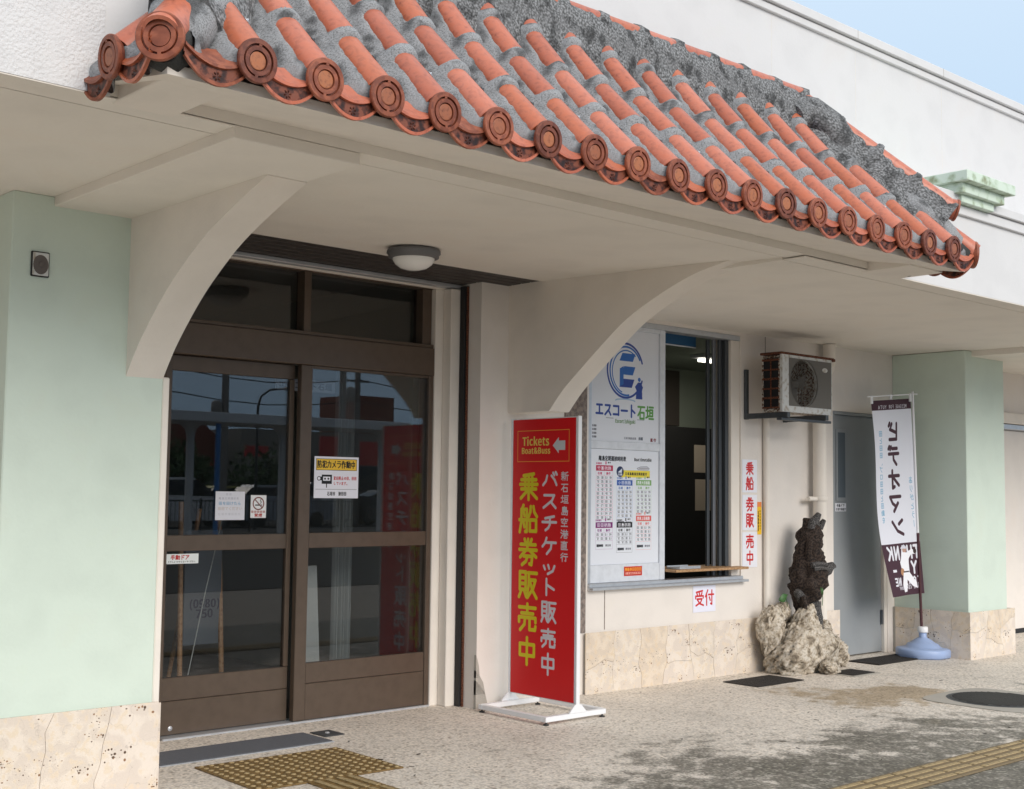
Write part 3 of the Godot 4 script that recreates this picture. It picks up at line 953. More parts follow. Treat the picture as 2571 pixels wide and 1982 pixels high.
func make_doors() -> void:
	var fr := part("door_frame", bld)
	obj("header", cbox(S(), 3.80, 5.885, 2.392, 2.595, -0.43, -0.305, 0.004), M.bronze, fr)
	obj("transom_sill", cbox(S(), 3.80, 5.885, 2.596, 2.622, -0.43, -0.318, 0.003), M.bronze, fr)
	obj("transom_bar", cbox(S(), 4.765, 4.820, 2.622, 3.034, -0.44, -0.335, 0.003), M.bronze, fr)
	obj("transom_jamb", cbox(S(), 5.80, 5.883, 2.622, 3.034, -0.46, -0.345, 0.003), M.bronze_dark, fr)
	obj("transom_head", cbox(S(), 3.80, 5.885, 3.0345, 3.056, -0.44, -0.335, 0.003), M.bronze_dark, fr)
	obj("jamb", cbox(S(), 5.843, 5.884, 0.0, 2.391, -0.43, -0.312, 0.003), M.bronze, fr)
	obj("jamb", cbox(S(), 3.76, 3.80, 0.0, 3.05, -0.46, -0.33, 0.003), M.bronze, fr)
	obj("jamb_cover", cbox(S(), 5.886, 6.045, 0.0, 3.04, -0.40, -0.300, 0.005), M.cream_paint, fr)
	obj("jamb_cover", cbox(S(), 5.955, 6.069, 0.0, 3.04, -0.299, -0.205, 0.005), M.cream_paint, fr)
	obj("shutter_guide", cbox(S(), 6.035, 6.075, 0.0, 3.06, -0.203, -0.150, 0.003), M.black, fr)
	obj("guide_edge", cbox(S(), 6.052, 6.0695, 0.0, 3.06, -0.149, -0.136, 0.002), M.rust, fr)
	obj("head_rail", cbox(S(), 3.21, 6.068, 3.0395, 3.0745, -0.330, -0.285, 0.004), M.cream_paint, fr)
	obj("head_rail", cbox(S(), 3.21, 6.068, 3.048, 3.0765, -0.280, -0.215, 0.004), M.alu, fr)
	for x in [[3.80, 4.765], [4.82, 5.80]]:
		obj("transom_pane", pane(x[0], x[1], 2.622, 3.034, -0.425), M.glass_dark, fr)
	obj("threshold", cbox(S(), 3.80, 5.885, -0.02, 0.012, -0.46, -0.298, 0.003), M.alu, fr)
	# left leaf, behind
	var a := part("sliding_door", bld)
	obj("top_rail", cbox(S(), 3.801, 4.736, 2.292, 2.389, -0.425, -0.385, 0.003), M.bronze, a)
	obj("mid_rail", cbox(S(), 3.801, 4.700, 1.151, 1.250, -0.4245, -0.3855, 0.003), M.bronze, a)
	obj("bottom_panel", cbox(S(), 3.801, 4.736, 0.016, 0.222, -0.425, -0.385, 0.003), M.bronze, a)
	obj("bottom_panel", cbox(S(), 3.801, 4.736, 0.2245, 0.367, -0.425, -0.385, 0.003), M.bronze, a)
	obj("stile", cbox(S(), 4.701, 4.737, 0.369, 2.290, -0.425, -0.384, 0.003), M.bronze_dark, a)
	obj("stile", cbox(S(), 3.80, 3.832, 0.369, 2.290, -0.425, -0.384, 0.003), M.bronze, a)
	for z in [-0.402, -0.414]:
		obj("glass_pane", pane(3.832, 4.701, 1.250, 2.292, z), M.glass, a)
	obj("glass_pane", pane(3.832, 4.701, 0.367, 1.151, -0.405), M.glass, a)
	var bolt := lathe(S(), [Vector2(0.0001, 0.006), Vector2(0.006, 0.006), Vector2(0.007, 0.003), Vector2(0.014, 0.004), Vector2(0.016, 0.0)], 16, Transform3D(Basis(Vector3.RIGHT, Vector3(0, 0, 1), Vector3(0, -1, 0)), Vector3(3.892, 0.055, -0.385)))
	obj("floor_bolt", bolt, M.alu, a)
	# right leaf, in front
	var b := part("sliding_door", bld)
	obj("stile", cbox(S(), 4.742, 4.833, 0.014, 2.390, -0.362, -0.312, 0.004), M.bronze, b)
	obj("mid_rail", cbox(S(), 4.834, 5.842, 1.155, 1.256, -0.358, -0.318, 0.003), M.bronze, b)
	obj("bottom_panel", cbox(S(), 4.834, 5.842, 0.014, 0.252, -0.358, -0.318, 0.003), M.bronze, b)
	obj("bottom_panel", cbox(S(), 4.834, 5.842, 0.2545, 0.389, -0.358, -0.318, 0.003), M.bronze, b)
	obj("top_rail", cbox(S(), 4.834, 5.842, 2.372, 2.390, -0.358, -0.318, 0.002), M.bronze_dark, b)
	for z in [-0.334, -0.347]:
		obj("glass_pane", pane(4.834, 5.842, 1.256, 2.372, z), M.glass, b)
	obj("glass_pane", pane(4.834, 5.842, 0.389, 1.155, -0.338), M.glass, b)
	# inside, close behind the glass
	var cur := S()
	var pts := PackedVector2Array()
	for k in 41:
		pts.append(Vector2(5.44 + 0.17 * k / 40.0, -0.92 + 0.022 * sin(k * 1.35)))
	for k in range(40, -1, -1):
		pts.append(Vector2(5.44 + 0.17 * k / 40.0, -0.925 + 0.022 * sin(k * 1.35)))
	prism(cur, pts, 1, 0.03, 2.55)
	mat("curtain", lin(0.42, 0.46, 0.45), 0.8)
	tag(obj("curtain", cur, M.curtain), "pale folded curtain hanging just inside the right door pane", "curtain")
	var bd := S()
	prism(bd, PackedVector2Array([Vector2(5.12, 0.01), Vector2(5.30, 0.01), Vector2(5.24, 1.0), Vector2(5.10, 1.0)]), 2, -0.84, -0.82)
	tag(obj("leaning_board", bd, M.curtain), "pale board leaning inside the right door pane beside the curtain", "board")
	var po := S()
	cbox(po, 5.90, 5.955, 0.0, 2.9, -0.62, -0.58, 0.004)
	mat("post_green", lin(0.28, 0.33, 0.28), 0.6)
	tag(obj("shutter_post", po, M.post_green), "upright grey green post inside the right edge of the doorway", "post")
	# easel with a board, left pane
	var ea := thing("wooden_easel", "wooden easel holding a dark notice board inside the left door pane", "easel", Vector3(4.53, 0, -1.2))
	for x in [-0.17, 0.16]:
		obj("leg", tube(S(), [Vector3(x, 0.003, 0.05), Vector3(x * 0.9, 1.45, -0.05)], [0.02], 6), M.wood_light, ea)
	obj("leg", tube(S(), [Vector3(0, 0.003, -0.5), Vector3(0, 1.4, -0.06)], [0.018], 6), M.wood_light, ea)
	mat("board_blue", lin(0.10, 0.125, 0.15), 0.5)
	obj("board", cbox(S(), -0.14, 0.15, 0.45, 1.25, -0.012, 0.012, 0.003), M.board_blue, ea)
	var t := text_mesh("(0980)", 0.055, false)
	for q in [["(0980)", 0.735], ["750", 0.665]]:
		var lt := obj("lettering", text_mesh(q[0], 0.06, true), mat("navy_ink", lin(0.015, 0.02, 0.06), 0.6), ea)
		lt.position = Vector3(0.02, q[1], 0.014)
	var cd := S()
	tube(cd, [Vector3(4.45, 1.34, -0.80), Vector3(4.34, 0.86, -0.80), Vector3(4.226, 0.30, -0.80), Vector3(4.20, 0.006, -0.80)], [0.004], 6)
	tag(obj("leaning_rod", cd, M.curtain), "thin pale rod leaning inside the left door pane", "rod")

func text_mesh(txt: String, h: float, bold := false, fname := "Droid Sans") -> Mesh:
	var f := SystemFont.new()
	f.font_names = PackedStringArray([fname])
	f.font_weight = 700 if bold else 400
	var tm := TextMesh.new()
	tm.font = f
	tm.text = txt
	tm.font_size = 64
	tm.pixel_size = h / 46.0
	tm.depth = 0.001
	tm.curve_step = 4.0
	return tm

# ---------------------------------------------------------------- ticket window
func make_ticket_window() -> void:
	var w := part("ticket_window", bld)
	obj("frame", cbox(S(), 7.201, 9.129, 2.915, 2.959, -0.12, -0.004, 0.003), M.alu, w)
	obj("frame", cbox(S(), 7.201, 7.240, 0.842, 2.914, -0.12, -0.006, 0.003), M.alu, w)
	obj("frame", cbox(S(), 9.010, 9.129, 0.842, 2.914, -0.13, -0.012, 0.004), M.cream_paint, w)
	obj("frame", cbox(S(), 8.965, 9.009, 0.842, 2.914, -0.13, -0.040, 0.003), M.steel_dark, w)
	obj("sill", cbox(S(), 7.20, 9.165, 0.791, 0.812, -0.12, 0.062, 0.003), M.alu, w)
	obj("sill_step", cbox(S(), 7.20, 9.135, 0.8125, 0.841, -0.12, 0.022, 0.003), M.alu, w)
	# fixed left light with printed panels
	obj("sash_stile", cbox(S(), 8.062, 8.125, 0.843, 2.914, -0.075, -0.010, 0.003), M.alu_white, w)
	obj("sash_rail", cbox(S(), 7.241, 8.061, 1.900, 1.962, -0.070, -0.012, 0.003), M.alu_white, w)
	obj("sash_rail", cbox(S(), 7.241, 8.061, 0.843, 0.983, -0.070, -0.012, 0.003), M.alu_white, w)
	obj("sash_rail", cbox(S(), 7.241, 8.061, 2.880, 2.9145, -0.070, -0.012, 0.003), M.alu_white, w)
	# sliding sashes pushed to the right
	for k in 3:
		obj("open_sash", cbox(S(), 8.838 + 0.040 * k, 8.872 + 0.040 * k, 0.843, 2.914, -0.165 + 0.035 * k, -0.140 + 0.035 * k, 0.003), mat("sash_grey", lin(0.24, 0.25, 0.27), 0.4, 0.5) if k % 2 else M.steel_dark, w)
	var c1 := card("company_poster", poster_image(), Vector3(7.651, 2.421, -0.030), Vector3.RIGHT, Vector3.UP, 0.818, 0.916, 0.006)
	tag(c1, "white window poster with a blue round emblem above blue and green lettering", "poster")
	sub_text(c1, "Escort Ishigaki", Vector3(0.0, -0.292, 0.0040), 0.030, lin(0.16, 0.30, 0.12), 0.82)
	var c2 := card("boat_timetable", timetable_image(), Vector3(7.651, 1.4415, -0.030), Vector3.RIGHT, Vector3.UP, 0.818, 0.915, 0.006)
	tag(c2, "white boat timetable with six small coloured tables in the ticket window", "poster")
	sub_text(c2, "Boat timetable", Vector3(0.215, 0.382, 0.0040), 0.026, lin(0.03, 0.03, 0.03), 0.82)
	var st := canvas(160, 52, Color(0.85, 0.22, 0.12))
	st.fill_rect(Rect2i(4, 3, 152, 46), Color(0.75, 0.18, 0.1))
	writeh(st, "乗船券予約案内", 8, 6, 20, 20, 21, 2.6, Color(0.98, 0.66, 0.2))
	st.fill_rect(Rect2i(14, 32, 132, 12), Color(0.96, 0.75, 0.7))
	writeh(st, "石垣港離島定期航", 16, 33, 14, 10, 16, 1.2, Color(0.75, 0.16, 0.1))
	tag(card("window_sticker", st, Vector3(7.735, 0.925, -0.010), Vector3.RIGHT, Vector3.UP, 0.215, 0.075, 0.002), "small orange red sticker on the white rail below the timetable", "sticker")
	# counter shelf with a tray
	tag(obj("counter_shelf", cbox(S(), 8.128, 9.10, 0.905, 0.926, -0.30, 0.11, 0.003), M.wood_light), "narrow wooden counter board lying in the open ticket window", "shelf")
	var tr := S()
	cbox(tr, 8.20, 8.47, 0.9265, 0.942, -0.06, 0.09, 0.004)
	cbox(tr, 8.20, 8.47, 0.942, 0.952, 0.078, 0.09, 0.002)
	cbox(tr, 8.20, 8.47, 0.942, 0.952, -0.06, -0.048, 0.002)
	tag(obj("coin_tray", tr, M.alu), "grey coin tray on the wooden counter board", "tray")
	var bk := S()
	cbox(bk, 8.20, 8.50, 0.80, 0.904, -0.33, -0.30, 0.003)
	# inside the office
	mat("banner_blue", lin(0.02, 0.10, 0.22), 0.6)
	mat("banner_red", lin(0.16, 0.02, 0.02), 0.6)
	var bb := thing("inside_banner", "dark blue banner strip hanging at the top of the ticket window opening", "banner", Vector3(8.55, 2.90, -0.30))
	obj("cloth", cbox(S(), -0.42, 0.32, -0.04, 0.05, -0.004, 0.004, 0.001), M.banner_blue, bb)
	obj("trim", cbox(S(), -0.42, 0.32, 0.051, 0.085, -0.004, 0.004, 0.001), M.banner_red, bb)
	obj("rod", cbox(S(), -0.42, 0.32, -0.052, -0.041, -0.006, 0.006, 0.002), M.alu_white, bb)
	var cb := thing("office_cabinet", "tall dark cabinet at the back of the ticket office", "cabinet", Vector3(12.1, 0, -2.75))
	obj("body", cbox(S(), -1.2, 0.0, 0.003, 2.32, -0.22, 0.2, 0.01), M.black, cb)
	mat("panel_brown", lin(0.10, 0.085, 0.075), 0.6)
	obj("panel", cbox(S(), 0.02, 0.75, 0.003, 2.26, -0.22, 0.18, 0.01), M.panel_brown, cb)
	obj("knob", lathe(S(), [Vector2(0.02, 0), Vector2(0.03, 0.03), Vector2(0.0001, 0.05)], 12, Transform3D(Basis(Vector3.RIGHT, Vector3(0, 0, 1), Vector3(0, -1, 0)), Vector3(0.12, 0.95, 0.18))), M.black, cb)
	for q in [[11.62, 11.90, 1.80, 2.12], [11.64, 11.92, 1.36, 1.72]]:
		var pg := cbox(S(), q[0] - 0.05, q[1] - 0.05, q[2], q[3], -2.549, -2.545, 0.001)
		tag(obj("cabinet_notice", pg, mat("kraft_paper", lin(0.42, 0.36, 0.30), 0.7)), "brownish sheet taped to the %s part of the dark office cabinet" % ("upper" if q[2] > 1.7 else "lower"), "notice", "sheets on the office cabinet")
	tag(obj("wall_board", cbox(S(), 11.3, 11.80, 2.36, 3.02, -2.995, -2.96, 0.004), M.panel_brown), "dark board on the office wall above the cabinet", "board")
	var lp := thing("office_ceiling_lamp", "lit white tube lamp on the office ceiling behind the ticket window", "lamp", Vector3(10.75, 3.0, -1.75))
	obj("housing", cbox(S(), -0.10, 0.75, 0.01, 0.05, -0.10, 0.10, 0.01), M.alu_white, lp)
	var em := mat("lamp_tube", lin(0.9, 0.9, 0.85), 0.5)
	em.emission_enabled = true
	em.emission = Color(1.0, 0.97, 0.9)
	em.emission_energy_multiplier = 2.2
	obj("tube", tube(S(), [Vector3(-0.07, -0.015, 0), Vector3(0.72, -0.015, 0)], [0.018], 10), em, lp)
	var al := AreaLight3D.new()
	al.name = "tube_light"
	lp.add_child(al)
	al.position = Vector3(0.32, -0.04, 0)
	al.rotation.x = -PI / 2
	al.area_size = Vector2(0.8, 0.06)
	al.light_energy = 0.55
	al.light_color = Color(1.0, 0.97, 0.9)
	al.shadow_enabled = true

func sub_text(parent: Node3D, txt: String, at: Vector3, h: float, c: Color, squeeze: float) -> void:
	var o := obj("lettering", text_mesh(txt, h, true), mat("ink_" + txt, c, 0.6), parent)
	o.position = at
	o.scale = Vector3(squeeze, 1, 1)

func holed_plate(x0: float, x1: float, y0: float, y1: float, z0: float, z1: float, c: Vector2, r: float) -> SurfaceTool:
	# rectangular plate with a round hole
	var angs := []
	for k in 64:
		angs.append(TAU * k / 64.0)
	for p in [Vector2(x0, y0), Vector2(x1, y0), Vector2(x1, y1), Vector2(x0, y1)]:
		angs.append(fposmod((p - c).angle(), TAU))
	angs.sort()
	var s := S()
	var rim := func(a: float) -> Vector2:
		var d := Vector2(cos(a), sin(a))
		var t := 9.0
		if d.x > 1e-6: t = minf(t, (x1 - c.x) / d.x)
		if d.x < -1e-6: t = minf(t, (x0 - c.x) / d.x)
		if d.y > 1e-6: t = minf(t, (y1 - c.y) / d.y)
		if d.y < -1e-6: t = minf(t, (y0 - c.y) / d.y)
		return c + d * t
	for k in angs.size():
		var a: float = angs[k]
		var b: float = angs[(k + 1) % angs.size()]
		var i0 := c + Vector2(cos(a), sin(a)) * r
		var i1 := c + Vector2(cos(b), sin(b)) * r
		var o0: Vector2 = rim.call(a)
		var o1: Vector2 = rim.call(b)
		quad(s, Vector3(i0.x, i0.y, z1), Vector3(o0.x, o0.y, z1), Vector3(o1.x, o1.y, z1), Vector3(i1.x, i1.y, z1))
		quad(s, Vector3(i1.x, i1.y, z0), Vector3(o1.x, o1.y, z0), Vector3(o0.x, o0.y, z0), Vector3(i0.x, i0.y, z0))
		quad(s, Vector3(o0.x, o0.y, z1), Vector3(o0.x, o0.y, z0), Vector3(o1.x, o1.y, z0), Vector3(o1.x, o1.y, z1))
		quad(s, Vector3(i1.x, i1.y, z1), Vector3(i1.x, i1.y, z0), Vector3(i0.x, i0.y, z0), Vector3(i0.x, i0.y, z1))
	return s

# ---------------------------------------------------------------- fixtures on the wall
func make_fixtures() -> void:
	# grey service door
	var d := part("service_door", bld)
	obj("leaf", cbox(S(), 10.60, 11.445, 0.014, 2.335, -0.09, -0.035, 0.003), M.grey_door, d)
	obj("frame", cbox(S(), 10.562, 10.598, 0.0, 2.369, -0.12, -0.004, 0.003), M.grey_door, d)
	obj("frame", cbox(S(), 11.447, 11.499, 0.0, 2.369, -0.12, -0.004, 0.003), M.cream_paint, d)
	obj("frame", cbox(S(), 10.599, 11.446, 2.337, 2.369, -0.12, -0.004, 0.003), M.grey_door, d)
	obj("window_trim", cbox(S(), 10.655, 10.835, 1.50, 2.20, -0.034, -0.026, 0.003), M.grey_door, d)
	obj("window_pane", box(S(), 10.685, 10.805, 1.535, 2.165, -0.0262, -0.0235), M.board_blue, d)
	obj("hinge", tube(S(), [Vector3(11.43, 0.28, -0.022), Vector3(11.43, 0.42, -0.022)], [0.012], 8), M.steel_dark, d)
	# recess beyond the right pier
	obj("shutter_lintel", cbox(S(), 12.6, 19.0, 2.40, 2.52, 0.0, 0.05, 0.004), M.cream_paint, bld)
	obj("shutter_rail", cbox(S(), 12.6, 19.0, 2.335, 2.392, -0.12, 0.03, 0.004), M.alu, bld)
	obj("shutter", cbox(S(), 12.6, 19.0, 0.05, 2.33, -0.14, -0.06, 0.004), M.cream, bld)
	obj("shutter_bottom", cbox(S(), 12.6, 19.0, 0.0, 0.048, -0.13, -0.05, 0.004), M.black, bld)
	# pipes
	tag(obj("conduit_pipe", tube(S(), [Vector3(9.46, 0.472, 0.034), Vector3(9.46, 2.26, 0.034)], [0.03], 12), M.cream_paint), "thin cream conduit pipe running down the wall below the air conditioner", "pipe")
	var dp := thing("rain_downpipe", "thick cream rain downpipe beside the grey service door", "pipe", Vector3(10.20, 0, 0.095))
	obj("lower_pipe", tube(S(), [Vector3(0, 0.002, 0), Vector3(0, 2.5, 0)], [0.062], 16), M.cream_paint, dp)
	obj("upper_pipe", tube(S(), [Vector3(0, 2.5, 0), Vector3(0.02, 2.62, 0), Vector3(0.15, 2.76, 0), Vector3(0.17, 2.84, 0), Vector3(0.17, 2.983, 0)], [0.0615, 0.0615, 0.0615, 0.0615, 0.0615], 16), M.cream_paint, dp)
	var cl := S()
	tube(cl, [Vector3(-0.19, 1.52, 0.0), Vector3(0.07, 1.52, 0.0)], [0.022], 8)
	lathe(cl, [Vector2(0.066, -0.022), Vector2(0.07, -0.018), Vector2(0.07, 0.018), Vector2(0.066, 0.022)], 16, Transform3D(Basis.IDENTITY, Vector3(0, 1.52, 0)))
	obj("clamp", cl, M.cream_paint, dp)
	# air conditioner on wall brackets
	mat("guard_grey", lin(0.145, 0.135, 0.12), 0.7)
	var ac := thing("air_conditioner", "rusty outdoor air conditioner unit on a grey wall bracket", "air conditioner", Vector3(9.15, 2.272, 0.21))
	var cs := S()
	cbox(cs, 0.02, 0.75, 0.0, 0.495, 0.0, 0.03, 0.004)
	cbox(cs, 0.02, 0.75, 0.0, 0.03, 0.031, 0.196, 0.004)
	cbox(cs, 0.02, 0.75, 0.475, 0.495, 0.031, 0.196, 0.004)
	cbox(cs, 0.545, 0.75, 0.031, 0.474, 0.031, 0.196, 0.004)
	obj("casing", cs, M.rusty_paint, ac)
	obj("front_panel", holed_plate(0.0, 0.75, 0.0, 0.50, 0.197, 0.222, Vector2(0.315, 0.262), 0.205), M.ac_white, ac)
	var fan := S()
	lathe(fan, [Vector2(0.0001, 0.05), Vector2(0.035, 0.045), Vector2(0.045, 0.0)], 20, Transform3D(Basis(Vector3.RIGHT, Vector3(0, 0, 1), Vector3(0, -1, 0)), Vector3(0.315, 0.262, 0.10)))
	for k in 3:
		var ba := Basis(Vector3(0, 0, 1), TAU * k / 3.0 + 0.3)
		var o3 := Vector3(0.315, 0.262, 0.12)
		var q3 := [Vector3(0.03, -0.03, -0.02), Vector3(0.17, -0.09, -0.035), Vector3(0.185, 0.05, 0.02), Vector3(0.04, 0.03, 0.02)]
		quad(fan, o3 + ba * q3[0], o3 + ba * q3[1], o3 + ba * q3[2], o3 + ba * q3[3])
	obj("fan", fan, M.guard_grey, ac)
	obj("fan_screen", holed_plate(0.095, 0.735, 0.055, 0.475, 0.2225, 0.226, Vector2(0.315, 0.262), 0.203), M.guard_grey, ac)
	var zt := Transform3D(Basis(Vector3.RIGHT, Vector3(0, 0, 1), Vector3(0, -1, 0)), Vector3(0.315, 0.262, 0.2262))
	var gd := S()
	for r in [0.03, 0.05, 0.07, 0.09, 0.11, 0.13, 0.15, 0.17, 0.19, 0.205]:
		lathe(gd, [Vector2(r - 0.002, 0.004), Vector2(r, 0.0062), Vector2(r + 0.002, 0.004), Vector2(r, 0.002), Vector2(r - 0.002, 0.004)], 36, zt)
	for k in 4:
		var a := PI * k / 4.0
		tube(gd, [zt * Vector3(cos(a) * 0.2, 0.003, sin(a) * 0.2), zt * Vector3(-cos(a) * 0.2, 0.003, -sin(a) * 0.2)], [0.002], 5)
	obj("fan_guard", gd, M.guard_grey, ac)
	obj("badge", lathe(S(), [Vector2(0.0001, 0.003), Vector2(0.038, 0.003), Vector2(0.042, 0.0)], 24, Transform3D(Basis(Vector3.RIGHT, Vector3(0, 0, 1), Vector3(0, -0.5, 0)), Vector3(0.635, 0.40, 0.2265))), M.ac_white, ac)
	var lid := S()
	cbox(lid, -0.01, 0.79, 0.501, 0.522, -0.012, 0.228, 0.006)
	cbox(lid, 0.745, 0.80, 0.49, 0.515, -0.012, 0.23, 0.004)
	obj("lid", lid, M.rust, ac)
	# corroded open side with bars
	obj("side_coil", cbox(S(), 0.012, 0.0195, 0.035, 0.465, 0.015, 0.19, 0.001), M.black, ac)
	for k in 6:
		obj("side_bar", cbox(S(), -0.004, 0.0115, 0.03 + k * 0.083, 0.044 + k * 0.083 + 0.004 * (k % 2), 0.006, 0.19, 0.003), M.rust, ac)
	for k in 3:
		obj("side_bar", cbox(S(), -0.002, 0.0112, 0.032, 0.468, 0.004 + k * 0.088, 0.016 + k * 0.088 - 0.003 * (k % 2), 0.003), M.rusty_paint if k != 1 else M.rust, ac)
	for x in [0.02, 0.60]:
		var br := S()
		cbox(br, x, x + 0.04, -0.055, 0.39, -0.209, -0.18, 0.003)
		cbox(br, x, x + 0.04, -0.052, -0.004, -0.18, 0.26, 0.003)
		obj("bracket", br, M.steel_dark, ac)
	obj("bracket_rail", cbox(S(), -0.03, 0.72, -0.075, -0.053, 0.18, 0.235, 0.003), M.steel_dark, ac)
	# ceiling lamp
	var la := thing("ceiling_lamp", "round ceiling lamp with white bowl and grey rim above the entrance", "lamp", Vector3(4.87, 3.058, 0.73))
	obj("rim", lathe(S(), [Vector2(0.150, 0.0), Vector2(0.168, -0.012), Vector2(0.170, -0.03), Vector2(0.160, -0.036), Vector2(0.158, -0.056), Vector2(0.140, -0.064), Vector2(0.128, -0.060)], 40, Transform3D.IDENTITY), M.lamp_rim, la)
	obj("bowl", lathe(S(), [Vector2(0.134, -0.050), Vector2(0.131, -0.072), Vector2(0.115, -0.097), Vector2(0.085, -0.119), Vector2(0.045, -0.131), Vector2(0.0001, -0.135)], 40, Transform3D.IDENTITY), M.lamp_glass, la)
	# chime speaker on the green pier
	var sp := thing("wall_speaker", "small square speaker with black surround on the green pier", "speaker", Vector3(2.482, 2.642, 0.80))
	obj("surround", cbox(S(), -0.046, 0.046, -0.063, 0.063, 0.001, 0.012, 0.004), M.black, sp)
	obj("face", cbox(S(), -0.040, 0.040, -0.057, 0.057, 0.012, 0.016, 0.003), M.ac_white, sp)
	mat("speaker_brown", lin(0.13, 0.11, 0.10), 0.7)
	obj("grille", lathe(S(), [Vector2(0.0001, 0.010), Vector2(0.012, 0.0095), Vector2(0.013, 0.006), Vector2(0.026, 0.004), Vector2(0.038, 0.003), Vector2(0.040, 0.0)], 24, Transform3D(Basis(Vector3.RIGHT * 0.96, Vector3(0, 0, 1), Vector3(0, -1.22, 0)), Vector3(0, -0.003, 0.016)), false), M.speaker_brown, sp)

# ---------------------------------------------------------------- red sign stand
func make_stand() -> void:
	var t := thing("ticket_sign_stand", "tall red panel sign on a white steel floor frame", "sign stand", Vector3(6.30, 0, 0.45))
	var w := 0.655
	var h := 1.965
	obj("panel", cbox(S(), -0.012, 0.012, 0.112, 0.112 + h, -w / 2 - 0.004, w / 2 + 0.004, 0.003), M.white_paint, t)
	var im := stand_image()
	var face := card("print", im, Vector3(-0.0145, 0.112 + h / 2, 0.0), Vector3(0, 0, 1), Vector3.UP, w - 0.012, h - 0.014, 0.003, t)
	var ink := mat("sign_yellow", lin(0.80, 0.60, 0.12), 0.45)
	for q in [["Tickets", 0.062, 0.745, 0.95], ["Boat&Buss", 0.044, 0.6945, 0.95]]:
		var o := obj("lettering", text_mesh(q[0], q[1], true), ink, t)
		o.transform = Transform3D(Basis(Vector3(0, 0, 1) * q[3], Vector3.UP, Vector3(-1, 0, 0)), Vector3(-0.0167, 0.112 + h / 2 + h * 0.5 - (1.0 - 0.0) * 0.0 - h * (0.0845 if q[0] == "Tickets" else 0.1185), -0.083))
	for z in [-w / 2 - 0.012, w / 2 + 0.012]:
		obj("post", cbox(S(), -0.017, 0.017, 0.058, 0.112 + h + 0.004, z - 0.008, z + 0.008, 0.003), M.white_paint, t)
	for z in [-0.325, 0.325]:
		obj("base_bar", cbox(S(), -0.30, 0.28, 0.022, 0.057, z - 0.02, z + 0.02, 0.003), M.white_paint, t)
		var gs := prism(S(), PackedVector2Array([Vector2(-0.085, 0.0575), Vector2(0.085, 0.0575), Vector2(0.03, 0.112), Vector2(-0.03, 0.112)]), 2, z - 0.006 + signf(z) * 0.017, z + 0.006 + signf(z) * 0.017)
		obj("gusset", gs, M.white_paint, t)
	for x in [-0.30, 0.26]:
		obj("base_bar", cbox(S(), x, x + 0.04, 0.023, 0.056, -0.304, 0.304, 0.003), M.white_paint, t)
	for x in [-0.28, 0.26]:
		for z in [-0.325, 0.325]:
			obj("foot", lathe(S(), [Vector2(0.0001, 0.001), Vector2(0.02, 0.001), Vector2(0.02, 0.008), Vector2(0.006, 0.01), Vector2(0.006, 0.022)], 12, Transform3D(Basis.IDENTITY, Vector3(x, 0, z))), M.rubber, t)

